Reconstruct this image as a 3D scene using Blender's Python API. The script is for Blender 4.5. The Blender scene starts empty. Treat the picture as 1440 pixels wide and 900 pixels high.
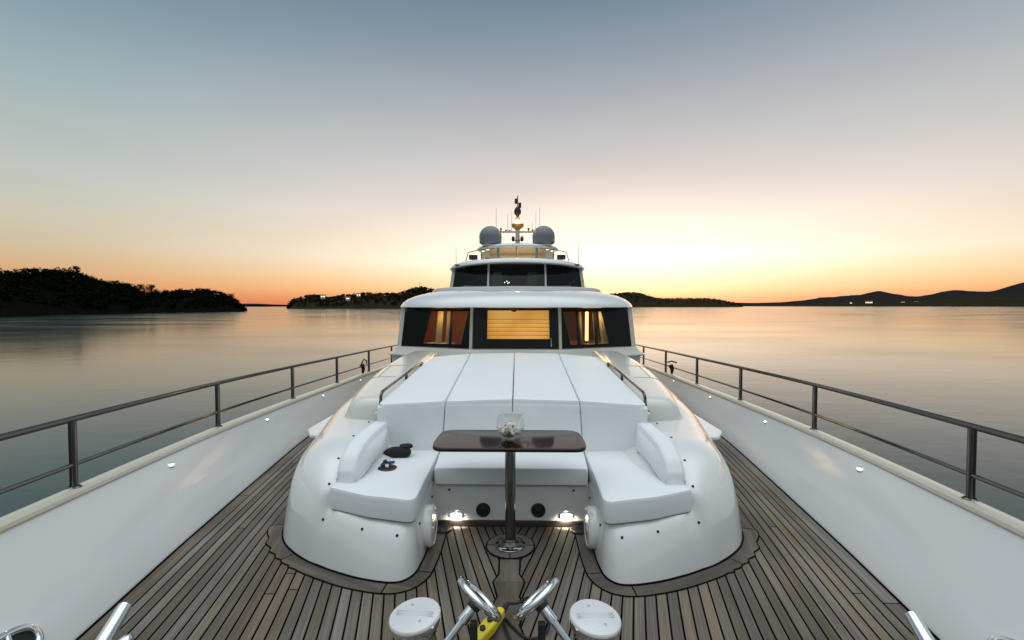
import bpy, bmesh, math, random
from mathutils import Vector, Matrix
random.seed(7)
SC = bpy.context.scene
COL = SC.collection
PI = math.pi
def R(a): return math.radians(a)

# ------------------------------------------------------------------ helpers
def lin(c):
    return tuple(((v/255)/12.92 if v/255 <= .04045 else ((v/255+.055)/1.055)**2.4) for v in c)

class MB:
    """collects geometry for ONE mesh object"""
    def __init__(s): s.v=[]; s.f=[]; s.m=[]; s.uv={}; s.mi=0
    def add(s, vs, fs, mi=None):
        o=len(s.v); s.v+= [tuple(p) for p in vs]
        for f in fs:
            s.f.append(tuple(i+o for i in f)); s.m.append(s.mi if mi is None else mi)
    def grid(s, rows, closed=False, flip=False, mi=None):
        n=len(rows[0]); vs=[p for r in rows for p in r]; fs=[]
        for i in range(len(rows)-1):
            for j in range(n if closed else n-1):
                a=i*n+j; b=i*n+(j+1)%n; c=b+n; d=a+n
                fs.append((a,d,c,b) if flip else (a,b,c,d))
        s.add(vs,fs,mi)
    def box(s, c, d, rot=None, mi=None):
        vs=[]
        for x in (-1,1):
            for y in (-1,1):
                for z in (-1,1):
                    p=Vector((x*d[0]/2,y*d[1]/2,z*d[2]/2))
                    if rot is not None: p=rot@p
                    vs.append(p+Vector(c))
        s.add(vs,[(0,1,3,2),(4,6,7,5),(0,4,5,1),(2,3,7,6),(0,2,6,4),(1,5,7,3)],mi)
    def tube(s, path, r, n=10, mi=None, caps=True, closed=False):
        P=[Vector(p) for p in path]; rr=r if isinstance(r,(list,tuple)) else [r]*len(P)
        if closed: P=P+[P[0]]; rr=list(rr)+[rr[0]]
        t0=(P[1]-P[0]).normalized()
        up=Vector((0,0,1)) if abs(t0.z)<.9 else Vector((1,0,0))
        nrm=t0.cross(up).normalized(); rows=[]
        for i,p in enumerate(P):
            if i==0: t=t0
            elif i==len(P)-1: t=(P[-1]-P[-2]).normalized()
            else: t=((P[i+1]-p).normalized()+(p-P[i-1]).normalized()).normalized()
            if closed and i in (0,len(P)-1): t=((P[1]-P[0]).normalized()+(P[-1]-P[-2]).normalized()).normalized()
            nrm=(nrm-t*nrm.dot(t)).normalized(); b=t.cross(nrm)
            rows.append([p+(nrm*math.cos(2*PI*k/n)+b*math.sin(2*PI*k/n))*rr[i] for k in range(n)])
        if closed: rows[-1]=rows[0]
        s.grid(rows,True,mi=mi)
        if caps and not closed:
            s.add(rows[0],[tuple(range(n))],mi); s.add(rows[-1],[tuple(range(n-1,-1,-1))],mi)
    def lathe(s, prof, c=(0,0,0), n=32, rot=None, mi=None):
        rows=[]
        for r,z in prof:
            row=[]
            for k in range(n):
                p=Vector((max(r,1e-5)*math.cos(2*PI*k/n),max(r,1e-5)*math.sin(2*PI*k/n),z))
                if rot is not None: p=rot@p
                row.append(p+Vector(c))
            rows.append(row)
        s.grid(rows,True,mi=mi)
    def poly(s, pts, mi=None): s.add(pts,[tuple(range(len(pts)))],mi)
    def prism(s, pts, vec, mi=None):
        n=len(pts); v=Vector(vec); a=[Vector(p) for p in pts]; b=[p+v for p in a]
        s.add(a+b,[tuple(range(n-1,-1,-1)),tuple(range(n,2*n))]+[(i,(i+1)%n,n+(i+1)%n,n+i) for i in range(n)],mi)
    def build(s, name, mats, parent=None, angle=40, doubles=0, bevel=0):
        me=bpy.data.meshes.new(name); me.from_pydata(s.v,[],s.f); me.update()
        if not isinstance(mats,(list,tuple)): mats=[mats]
        for m in mats: me.materials.append(m)
        me.polygons.foreach_set('material_index',s.m)
        if s.uv:
            l=me.uv_layers.new(name='UVMap')
            for i,lp in enumerate(me.loops): l.data[i].uv=s.uv.get(lp.vertex_index,(0,0))
        bm=bmesh.new(); bm.from_mesh(me)
        if doubles: bmesh.ops.remove_doubles(bm,verts=bm.verts,dist=doubles)
        bmesh.ops.recalc_face_normals(bm,faces=bm.faces)
        if bevel: 
            es=[e for e in bm.edges if len(e.link_faces)==2 and e.calc_face_angle(0)>R(30)]
            bmesh.ops.bevel(bm,geom=es,offset=bevel,segments=2,affect='EDGES',profile=.5)
        bm.to_mesh(me); bm.free()
        me.polygons.foreach_set('use_smooth',[True]*len(me.polygons))
        me.set_sharp_from_angle(angle=R(angle))
        o=bpy.data.objects.new(name,me); COL.objects.link(o)
        if parent is not None: o.parent=parent; o.matrix_parent_inverse=Matrix.Translation(parent_loc(parent)).inverted()
        return o
def parent_loc(o):
    p=Vector(o.location)
    while o.parent: 
        o=o.parent; p=p+Vector(o.location)
    return p if p.length else Vector((0,0,0))
def tag(o, label=None, cat=None, group=None, kind=None):
    if label: o['label']=label
    if cat: o['category']=cat
    if group: o['group']=group
    if kind: o['kind']=kind
    return o
def thing(name, loc, label, cat, group=None):
    o=bpy.data.objects.new(name,None); COL.objects.link(o); o.location=loc; o.empty_display_size=.1
    return tag(o,label,cat,group)

def crom(pts, sub):
    """Catmull-Rom through tuples of any dimension"""
    P=[Vector(p) for p in pts]; P=[P[0]*2-P[1]]+P+[P[-1]*2-P[-2]]; out=[]
    for i in range(1,len(P)-2):
        for k in range(sub):
            t=k/sub; a,b,c,d=P[i-1],P[i],P[i+1],P[i+2]
            out.append(.5*((2*b)+(c-a)*t+(2*a-5*b+4*c-d)*t*t+(3*b-a-3*c+d)*t**3))
    out.append(P[-2].copy()); return out
def interp(tab):
    xs=[a for a,_ in tab]; ys=[b for _,b in tab]; n=len(xs)
    def m(i):
        if i==0: return (ys[1]-ys[0])/(xs[1]-xs[0])
        if i==n-1: return (ys[-1]-ys[-2])/(xs[-1]-xs[-2])
        return (ys[i+1]-ys[i-1])/(xs[i+1]-xs[i-1])
    def f(x):
        if x<=xs[0]: return ys[0]
        if x>=xs[-1]: return ys[-1]
        for i in range(n-1):
            if x<=xs[i+1]:
                h=xs[i+1]-xs[i]; t=(x-xs[i])/h
                return (2*t**3-3*t*t+1)*ys[i]+(t**3-2*t*t+t)*h*m(i)+(-2*t**3+3*t*t)*ys[i+1]+(t**3-t*t)*h*m(i+1)
    return f
def roundpoly(pts, rads, seg=5):
    n=len(pts); out=[]
    if not isinstance(rads,(list,tuple)): rads=[rads]*n
    for i in range(n):
        p=Vector(pts[i]).to_2d(); a=(Vector(pts[i-1]).to_2d()-p); b=(Vector(pts[(i+1)%n]).to_2d()-p)
        r=rads[i]
        if r<=0: out.append((p.x,p.y)); continue
        ang=a.angle(b)/2; d=min(r/math.tan(ang),a.length*.45,b.length*.45)
        s=p+a.normalized()*d; e=p+b.normalized()*d
        for k in range(seg+1):
            t=k/seg; q=s*(1-t)**2+p*2*t*(1-t)+e*t*t; out.append((q.x,q.y))
    return out
def offset(outline, d):
    n=len(outline); out=[]
    for i in range(n):
        p=Vector(outline[i]); a=(p-Vector(outline[i-1])); b=(Vector(outline[(i+1)%n])-p)
        if a.length<1e-7: a=b
        if b.length<1e-7: b=a
        na=Vector((a.y,-a.x)).normalized(); nb=Vector((b.y,-b.x)).normalized(); m=(na+nb)
        if m.length<1e-6: m=na
        m.normalize(); k=1/max(.5,m.dot(na)); q=p+m*d*k; out.append((q.x,q.y))
    return out
def dense(outline, step):
    out=[]; n=len(outline)
    for i in range(n):
        a=Vector(outline[i]); b=Vector(outline[(i+1)%n]); k=max(1,int((b-a).length/step))
        for j in range(k): q=a.lerp(b,j/k); out.append((q.x,q.y))
    return out
def slab(mb, outline, z0, z1, r, puff=0., fmap=None, nr=4, step=.09, wob=0., mi=None, pipe=False):
    """soft rounded cushion from a CCW plan outline"""
    area=sum(outline[i-1][0]*outline[i][1]-outline[i][0]*outline[i-1][1] for i in range(len(outline)))
    if area<0: outline=outline[::-1]
    outline=dense(outline,step)
    f0=z0 if callable(z0) else (lambda x,y:z0); f1=z1 if callable(z1) else (lambda x,y:z1)
    fm=fmap or (lambda x,y,z:(x,y,z)); rows=[]
    sd=random.random()*50
    def pt(x,y,z):
        if wob:
            w=wob*math.sin(7*x+sd)*math.cos(6*y+sd*2)+wob*.6*math.sin(17*x+13*y+sd)
            z+=w*(1 if z>(f0(x,y)+f1(x,y))/2 else 0)
        return fm(x,y,z)
    for k in range(nr+1):
        a=-PI/2+PI/2*k/nr; o=offset(outline,-r*(1-math.cos(a)))
        rows.append([pt(x,y,f0(x,y)+r+r*math.sin(a)) for x,y in o])
    for k in range(nr+1):
        a=PI/2*k/nr; o=offset(outline,-r*(1-math.cos(a)))
        rows.append([pt(x,y,f1(x,y)-r+r*math.sin(a)) for x,y in o])
    cx=sum(p[0] for p in o)/len(o); cy=sum(p[1] for p in o)/len(o)
    for sc in (.96,.88,.75,.58,.38,.18):
        rows.append([pt(cx+(x-cx)*sc,cy+(y-cy)*sc,f1(cx+(x-cx)*sc,cy+(y-cy)*sc)+puff*(1-sc*sc)) for x,y in o])
    mb.grid(rows,True,mi=mi); n=len(o)
    c=pt(cx,cy,f1(cx,cy)+puff); mb.add(rows[-1]+[c],[(i,(i+1)%n,n) for i in range(n)],mi)
    mb.add(rows[0],[tuple(range(n-1,-1,-1))],mi)
    if pipe:
        o=offset(outline,-r*.30); mb.tube([pt(x,y,f1(x,y)-r*.30) for x,y in o],.0030,5,closed=True,mi=mi)
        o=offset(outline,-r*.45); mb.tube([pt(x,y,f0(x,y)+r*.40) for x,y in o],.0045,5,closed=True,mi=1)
def mir(pts): return [(-p[0],)+tuple(p[1:]) for p in pts]

# ------------------------------------------------------------------ materials
def nt(m): m.use_nodes=True; return m.node_tree.nodes, m.node_tree.links
def pbr(name, col, rough=.4, metal=0., coat=0., spec=.5, bump=0., bscale=30., var=0., vscale=3., rvar=0., ior=None, vcol=None):
    m=bpy.data.materials.new(name); N,L=nt(m); b=N['Principled BSDF']
    b.inputs['Base Color'].default_value=(*col,1); b.inputs['Roughness'].default_value=rough
    b.inputs['Metallic'].default_value=metal; b.inputs['Coat Weight'].default_value=coat
    b.inputs['Coat Roughness'].default_value=.06; b.inputs['Specular IOR Level'].default_value=spec
    if ior: b.inputs['IOR'].default_value=ior
    tc=N.new('ShaderNodeTexCoord')
    if bump:
        t=N.new('ShaderNodeTexNoise'); t.inputs['Scale'].default_value=bscale; t.inputs['Detail'].default_value=5
        L.new(tc.outputs['Object'],t.inputs['Vector'])
        u=N.new('ShaderNodeBump'); u.inputs['Strength'].default_value=bump; u.inputs['Distance'].default_value=.01
        L.new(t.outputs['Fac'],u.inputs['Height']); L.new(u.outputs['Normal'],b.inputs['Normal'])
    if var or rvar:
        t=N.new('ShaderNodeTexNoise'); t.inputs['Scale'].default_value=vscale; t.inputs['Detail'].default_value=6; t.inputs['Roughness'].default_value=.6
        L.new(tc.outputs['Object'],t.inputs['Vector'])
        if var:
            x=N.new('ShaderNodeMix'); x.data_type='RGBA'
            x.inputs['A'].default_value=(*[c*(1-var) for c in col],1)
            x.inputs['B'].default_value=(*(vcol or [min(1,c*(1+var)) for c in col]),1)
            L.new(t.outputs['Fac'],x.inputs['Factor']); L.new(x.outputs['Result'],b.inputs['Base Color'])
        if rvar:
            k=N.new('ShaderNodeMapRange'); k.inputs['From Min'].default_value=.3; k.inputs['From Max'].default_value=.7
            k.inputs['To Min'].default_value=max(.02,rough-rvar); k.inputs['To Max'].default_value=rough+rvar
            L.new(t.outputs['Fac'],k.inputs['Value']); L.new(k.outputs['Result'],b.inputs['Roughness'])
    return m
def emis(name, col, s, base=(.8,.8,.8)):
    m=bpy.data.materials.new(name); N,L=nt(m); b=N['Principled BSDF']
    b.inputs['Base Color'].default_value=(*base,1); b.inputs['Emission Color'].default_value=(*col,1); b.inputs['Emission Strength'].default_value=s
    return m
GEL=pbr('white_gelcoat',(.745,.75,.74),.15,coat=.8,var=.035,vscale=2.2,rvar=.05,bump=.012,bscale=5)
GELB=pbr('bulwark_gelcoat',(.72,.725,.715),.17,coat=.4,var=.05,vscale=1.6,bump=.006,bscale=2)
CREAM=pbr('cream_paint',(.60,.56,.45),.3,coat=.3,var=.05)
VINYL=pbr('white_vinyl',(.78,.80,.815),.48,spec=.35,var=.05,vscale=3,bump=.4,bscale=6)
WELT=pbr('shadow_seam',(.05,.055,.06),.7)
CHROME=pbr('polished_chrome',(.82,.83,.84),.07,metal=1,rvar=.04,vscale=8)
STEEL=pbr('rail_steel',(.15,.145,.14),.12,metal=1,rvar=.06,vscale=6)
BLACK=pbr('black_rubber',(.012,.012,.013),.55)
BLACKF=pbr('black_fabric',(.01,.01,.011),.85,bump=.5,bscale=60)
DARKM=pbr('dark_metal',(.05,.05,.052),.4,metal=.6)
CAULK=pbr('black_caulk',(.005,.005,.005),.8,spec=.05)
MAHOG=pbr('varnished_mahogany',(.017,.005,.0022),.05,spec=.3,var=.5,vscale=6)
INLAY=pbr('pale_inlay',(.75,.62,.5),.2,coat=.6)
YELLOW=pbr('yellow_plastic',(.72,.55,.02),.4,bump=.05)
BLUE=pbr('blue_plastic',(.02,.05,.18),.4)
FRIT=pbr('black_window_surround',(.004,.005,.005),.9,spec=0.)
WOODW=pbr('amber_cabin_wood',(.55,.27,.10),.4,var=.2,vscale=4)
CURT=pbr('cream_curtain',(.88,.72,.44),.8)
DOMEM=pbr('dome_plastic',(.19,.20,.215),.4,var=.03)
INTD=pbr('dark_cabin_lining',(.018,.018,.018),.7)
LAMPW=emis('warm_lamp_glow',(1,.66,.22),2.2)
LAMPM=emis('mast_lamp_glow',(1,.62,.2),9)
LEDW=emis('white_led_glow',(1,.95,.82),9)
LEDS=emis('courtesy_led_glow',(1,.93,.82),1.6)
DOWN=emis('downlight_glow',(1,.7,.3),4)
LITW=emis('lit_house_window',(1,.72,.4),2.2)
HOUSEM=pbr('pale_house_wall',(.35,.32,.28),.8)
ROOFM=pbr('clay_roof',(.22,.09,.05),.8)
PETAL=pbr('white_petal',(.88,.83,.78),.6)
LEAF=pbr('leaf_green',(.06,.085,.03),.5)

def glass(name, tint=(.9,.93,.92), rough=0., f=.038):
    m=bpy.data.materials.new(name); N,L=nt(m); N.remove(N['Principled BSDF'])
    t=N.new('ShaderNodeBsdfTransparent'); t.inputs['Color'].default_value=(*tint,1)
    g=N.new('ShaderNodeBsdfGlossy'); g.inputs['Roughness'].default_value=rough
    lw=N.new('ShaderNodeLayerWeight'); lw.inputs['Blend'].default_value=.5
    pw=N.new('ShaderNodeMath'); pw.operation='POWER'; L.new(lw.outputs['Facing'],pw.inputs[0]); pw.inputs[1].default_value=5.
    fr=N.new('ShaderNodeMath'); fr.operation='MULTIPLY_ADD'; L.new(pw.outputs[0],fr.inputs[0]); fr.inputs[1].default_value=.93; fr.inputs[2].default_value=f
    x=N.new('ShaderNodeMixShader'); L.new(fr.outputs[0],x.inputs[0]); L.new(t.outputs[0],x.inputs[1]); L.new(g.outputs[0],x.inputs[2])
    L.new(x.outputs[0],N['Material Output'].inputs['Surface']); return m
PANE=glass('tinted_window_glass',(.80,.82,.80))
BOWLG=glass('clear_bowl_glass',(.985,.99,.988),.0,.05)

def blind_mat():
    m=bpy.data.materials.new('blind_backlight_glow'); N,L=nt(m); b=N['Principled BSDF']
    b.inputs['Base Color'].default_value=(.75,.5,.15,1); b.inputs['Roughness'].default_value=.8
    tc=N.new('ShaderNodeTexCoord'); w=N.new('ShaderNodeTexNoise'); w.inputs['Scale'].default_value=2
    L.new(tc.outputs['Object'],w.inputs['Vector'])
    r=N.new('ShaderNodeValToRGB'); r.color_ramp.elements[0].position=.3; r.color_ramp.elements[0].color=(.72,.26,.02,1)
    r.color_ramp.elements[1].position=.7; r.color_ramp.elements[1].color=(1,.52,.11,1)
    L.new(w.outputs['Fac'],r.inputs[0]); L.new(r.outputs[0],b.inputs['Emission Color']); b.inputs['Emission Strength'].default_value=.7  # emission stands for cabin light coming through the cloth
    return m
BLIND=blind_mat()

def teak(planks):
    """weathered teak; planks=True reads (plank coordinate, metres along) from the UV map"""
    m=bpy.data.materials.new('teak_planks' if planks else 'teak_board'); N,L=nt(m); b=N['Principled BSDF']; K=1. if planks else .8
    uv=N.new('ShaderNodeUVMap'); uv.uv_map='UVMap'; sep=N.new('ShaderNodeSeparateXYZ'); L.new(uv.outputs[0],sep.inputs[0])
    def mt(op,a,c=None,d=None):
        n=N.new('ShaderNodeMath'); n.operation=op
        for i,q in enumerate((a,c,d)):
            if q is None: continue
            if isinstance(q,(int,float)): n.inputs[i].default_value=q
            else: L.new(q,n.inputs[i])
        return n.outputs[0]
    u,v=sep.outputs[0],sep.outputs[1]
    idx=mt('FLOOR',u); fr=mt('SUBTRACT',u,idx)
    wn=N.new('ShaderNodeTexWhiteNoise'); wn.noise_dimensions='1D'; L.new(idx,wn.inputs['W'])
    # butt joints, each plank shifted
    vs=mt('ADD',v,mt('MULTIPLY',wn.outputs['Value'],5.3)); vj=mt('DIVIDE',vs,5.3); jf=mt('SUBTRACT',vj,mt('FLOOR',vj))
    joint=mt('LESS_THAN',jf,.0013)
    edge=mt('MINIMUM',fr,mt('SUBTRACT',1.,fr)); seam=mt('LESS_THAN',edge,.082)
    black=mt('MAXIMUM',seam,joint)
    w2=N.new('ShaderNodeTexWhiteNoise'); w2.noise_dimensions='2D'; cx=N.new('ShaderNodeCombineXYZ')
    L.new(idx,cx.inputs[0]); L.new(mt('FLOOR',vj),cx.inputs[1]); L.new(cx.outputs[0],w2.inputs['Vector'])
    # grain stretched along the plank
    gv=N.new('ShaderNodeCombineXYZ'); L.new(mt('MULTIPLY',u,9.),gv.inputs[0]); L.new(mt('MULTIPLY',v,1.6),gv.inputs[1]); L.new(mt('MULTIPLY',w2.outputs['Value'],40.),gv.inputs[2])
    g=N.new('ShaderNodeTexNoise'); g.inputs['Scale'].default_value=.9; g.inputs['Detail'].default_value=6; g.inputs['Roughness'].default_value=.65; L.new(gv.outputs[0],g.inputs['Vector'])
    tc=N.new('ShaderNodeTexCoord'); big=N.new('ShaderNodeTexNoise'); big.inputs['Scale'].default_value=1.7; big.inputs['Detail'].default_value=5; L.new(tc.outputs['Object'],big.inputs['Vector'])
    tone=mt('ADD',mt('MULTIPLY',w2.outputs['Value'],.22),mt('ADD',mt('MULTIPLY',g.outputs['Fac'],.72),mt('MULTIPLY',big.outputs['Fac'],.40)))
    r=N.new('ShaderNodeValToRGB'); e=r.color_ramp.elements
    e[0].position=.32; e[0].color=(K*.050,K*.039,K*.030,1); e[1].position=1.0; e[1].color=(K*.30,K*.25,K*.20,1)
    x=e.new(.65); x.color=(K*.130,K*.106,K*.084,1)
    L.new(tone,r.inputs[0])
    # some planks greyer, some browner
    hs=N.new('ShaderNodeHueSaturation'); L.new(r.outputs[0],hs.inputs['Color']); L.new(mt('ADD',mt('MULTIPLY',wn.outputs['Value'],.7),.65),hs.inputs['Saturation'])
    mx=N.new('ShaderNodeMix'); mx.data_type='RGBA'; L.new(black if planks else mt('MULTIPLY',black,0.),mx.inputs['Factor']); L.new(hs.outputs[0],mx.inputs['A']); mx.inputs['B'].default_value=(.005,.005,.005,1)
    L.new(mx.outputs['Result'],b.inputs['Base Color'])
    b.inputs['Roughness'].default_value=.6
    L.new(mt('MULTIPLY_ADD',black if planks else 0.,-.2,.2),b.inputs['Specular IOR Level'])
    h=mt('SUBTRACT',mt('MULTIPLY',g.outputs['Fac'],.25),black if planks else 0.)
    bp=N.new('ShaderNodeBump'); bp.inputs['Strength'].default_value=.5; bp.inputs['Distance'].default_value=.004; L.new(h,bp.inputs['Height']); L.new(bp.outputs[0],b.inputs['Normal'])
    return m
TEAKP=teak(True); TEAKB=teak(False)

# ------------------------------------------------------------------ hull shapes
hx=interp([(-2.7,.03),(-2,.78),(-1,1.36),(0,1.68),(1,1.9),(2.1,2.068),(2.6,2.15),(3.05,2.222),(4.25,2.385),(5.45,2.53),(7,2.62),(9,2.67),(14,2.7),(24,2.5)])
cxp=interp([(-3.1,.03),(-2,1.06),(-1,1.66),(0,2.02),(1,2.25),(2.5,2.485),(4.06,2.665),(5.56,2.735),(7,2.765),(8.6,2.80),(14,2.83),(24,2.65)])
def capz(y): return .522-.0335*(y-2.5)
WATER=-2.4

Y=thing('motor_yacht',(0,0,0),'white motor yacht with three window tiers and weathered teak foredeck','yacht')

# hull outside
mb=MB(); rows=[]
ys=[-3.1+.2*i for i in range(17)]+[.3+.6*i for i in range(40)]
for y in ys:
    x=cxp(y)+.055; k=max(0,min(1,(y+3.1)/9))
    rows.append([(x*1.0,y,capz(y)-.03),(x*.985,y+.05,-.35),(x*(.80+.12*k),y+.5*(1-k),-1.4),(x*(.6+.3*k),y+1.1*(1-k),-2.9)])
for sgn in (1,-1): mb.grid([[(sgn*p[0],p[1],p[2]) for p in r] for r in rows])
last=rows[-1]; mb.poly([(p[0],p[1],p[2]) for p in last]+[(-p[0],p[1],p[2]) for p in last[::-1]])
mb.build('hull',GEL,Y)

# bulwarks with cap rail and courtesy lights
def bulwark(sgn):
    mb=MB(); rows=[]
    yy=[-2.7+.15*i for i in range(178)]
    for y in yy:
        a=hx(y); c=cxp(y)-.035; z=capz(y); row=[]
        for t in (0,.03,.25,.5,.75,.97,1.0):
            row.append((sgn*(a+(c-a)*(t**1.12)),y,z*t))
        rows.append(row)
    mb.grid(rows)
    b=mb.build('bulwark',GELB,Y)
    mb=MB(); rows=[]
    prof=[(-.042,-.012),(-.05,.004),(-.044,.022),(-.026,.032),(.02,.036),(.05,.028),(.066,.008),(.066,-.03),(.05,-.05),(-.03,-.03)]
    for y in yy: rows.append([(sgn*(cxp(y)+p[0]),y,capz(y)+p[1]) for p in prof])
    mb.grid(rows,True); mb.build('cap_rail',CREAM,b)
    mb=MB(); rows=[[(sgn*(hx(y)-.0),y,.001) for y in yy],[(sgn*(hx(y)-.014),y,.012) for y in yy],[(sgn*(hx(y)-.018),y,.0015) for y in yy]]
    mb.grid(rows); mb.build('deck_edge_seal',CAULK,b)
    for y in (1.75,3.27,4.78,6.3,7.9,9.5):
        t=.86; x=hx(y)+(cxp(y)-.035-hx(y))*t**1.12; z=capz(y)*t
        n=Vector((-sgn*.86,0,.5)).normalized(); fx=Vector((sgn*.08,1,0)).normalized(); up=n.cross(fx)
        def dk(ru,rv,d,nn=20): return [Vector((sgn*x,y,z))+n*d+fx*ru*math.cos(2*PI*k/nn)+up*rv*math.sin(2*PI*k/nn) for k in range(nn)]
        mb=MB(); mb.grid([dk(.036,.02,-.004),dk(.036,.02,.006),dk(.030,.015,.010),dk(.026,.012,.008)],True,mi=0)
        mb.poly(dk(.026,.012,.008),mi=1); mb.build('courtesy_light',[CHROME,LEDS],b)
    return b
BW={s:bulwark(s) for s in (-1,1)}

# ------------------------------------------------------------------ deck planks
PW=.0615
def plank_x(D,y):
    t=max(-.6,min(1.6,y-2.3))
    return hx(y)-.10-D+ (.068*D*t)
def plank_D(x,y):
    t=max(-.6,min(1.6,y-2.3)); return (hx(y)-.10-x)/(1-.068*t)
mb=MB()
ds=[-.10+.1*i for i in range(30)]
for sgn in (1,-1):
    rows=[]; base=len(mb.v); yy=[-2.6+.1*i for i in range(190)]
    for y in yy:
        rows.append([(sgn*max(0,min(plank_x(D,y),hx(y))) ,y,0) for D in ds])
    mb.grid(rows)
    k=base
    for y in yy:
        for D in ds:
            x=abs(mb.v[k][0]); DD=plank_D(x,y)
            uu=DD/PW if DD>0 else -.08+DD/.1*.84
            mb.uv[k]=((uu+ (0 if sgn>0 else 300)),y*1.0+sgn*7.3); k+=1
DECK=mb.build('teak_deck',TEAKP,Y)

def sheet(name, outline, z, mat, parent, dirv=(0,1), u0=0., seamw=.011, holes=None):
    """flat board laid on the deck with a black caulk line round it"""
    mb=MB(); mb.poly([(x,y,z-.002) for x,y in offset(outline,seamw)],mi=1); 
    base=len(mb.v); mb.poly([(x,y,z) for x,y in outline],mi=0)
    d=Vector(dirv).normalized()
    for i,(x,y) in enumerate(outline): mb.uv[base+i]=(u0+.5+(x*d.y-y*d.x)*2.,x*d.x+y*d.y)
    return mb.build(name,[TEAKB,CAULK],parent)

# moulding base outline (one side, from the well round the front and aft)
BASE=[(.55,3.262),(.545,3.0),(.55,2.76),(.575,2.625),(.66,2.560),(.85,2.590),(1.05,2.665),(1.29,2.790),(1.47,2.935),(1.58,3.08),(1.645,3.25),(1.70,3.55),(1.78,4.0),(1.83,4.4),(1.87,5.1),(1.89,5.9),(1.90,6.7),(1.92,8.0),(1.94,14.0)]
bs=[(p.x,p.y) for p in crom([Vector((a,b,0)) for a,b in BASE],8)]
def ring(sgn):
    """teak margin boards round the moulding, with stepped plank ends at the outer corner"""
    front=[p for p in bs if True]
    n=len(front); out=[]
    for i in range(n):
        a=Vector(front[max(0,i-1)]); b=Vector(front[min(n-1,i+1)]); t=(b-a).normalized(); nn=Vector((t.y,-t.x))
        # outward of the moulding
        nn=-nn if (Vector(front[i])+nn*.05-Vector((1.1,3.6))).length<(Vector(front[i])-Vector((1.1,3.6))).length else nn
        out.append(Vector(front[i])+nn*.092)
    # stepped nibs where planks meet the margin at a shallow angle
    stepped=[]; 
    for i,p in enumerate(out):
        if 1.30<p.x<1.74 and p.y<3.35 and p.y>2.68:
            D=plank_D(p.x,p.y)/PW; k=math.floor(D)
            f=D-k
            # move along: plateau then step
            g=k+(0.0 if f<.25 else 1.0 if f>.75 else (f-.25)*2)
            x=plank_x(g*PW,p.y); stepped.append((x,p.y))
        else: stepped.append((p.x,p.y))
    segs=[(0,20,(0,1)),(20,34,(1,.3)),(34,60,(.9,.45)),(60,80,(.25,1)),(80,104,(.1,1)),(104,n-1,(0,1))]
    for q,(i0,i1,dv) in enumerate(segs):
        i1=min(i1,n-1)
        inner=[(p[0],p[1]) for p in front[i0:i1+1]]; outer=stepped[i0:i1+1]
        # small caulk gap between neighbouring boards
        def trim(l):
            a=Vector(l[0]); b=Vector(l[1]); c=Vector(l[-1]); d=Vector(l[-2]); l=list(l)
            l[0]=tuple(a+(b-a).normalized()*.004); l[-1]=tuple(c+(d-c).normalized()*.004); return l
        poly=trim(inner)+trim(outer)[::-1]
        poly=[(sgn*x,y) for x,y in poly]
        ar=sum(poly[k-1][0]*poly[k][1]-poly[k][0]*poly[k-1][1] for k in range(len(poly)))
        if ar<0: poly=poly[::-1]
        sheet('margin_board',poly,.005,TEAKB,DECK,(sgn*dv[0],dv[1]),u0=q*3+sgn*20,seamw=.009)
for s in (1,-1): ring(s)
# king plank with sawtooth nibs
pts=[]; kp=[]
y=-1.0
left=[]
step=.225; yk=-1.15
while yk<2.6:
    left+= [(.056,yk),(.086,yk+.13),(.080,yk+.15)]
    yk+=step
left=[p for p in left]
left+=[(.056,2.66),(.060,2.815)]
poly=[(x,y) for x,y in left]+[(-x,y) for x,y in left[::-1]]
sheet('king_plank',poly,.004,TEAKB,DECK,(0,1),u0=9)
# ring boards round the table foot
mb=MB(); c=(0,2.98); n=48
def circ(r,z): return [(c[0]+r*math.cos(2*PI*k/n),c[1]+r*math.sin(2*PI*k/n),z) for k in range(n)]
mb.poly(circ(.165,.0055),mi=1)
base=len(mb.v); mb.poly(circ(.155,.0085),mi=0)
for i in range(n): mb.uv[base+i]=(40.5,i*.02)
for a in (0,PI/2,PI,3*PI/2):
    d=Vector((math.cos(a),math.sin(a),0)); mb.box(Vector((c[0],c[1],.009))+d*.13,(.055,.006,.002),Matrix.Rotation(a,3,'Z'),mi=1)
mb.build('table_foot_boards',[TEAKB,CAULK],DECK)

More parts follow.
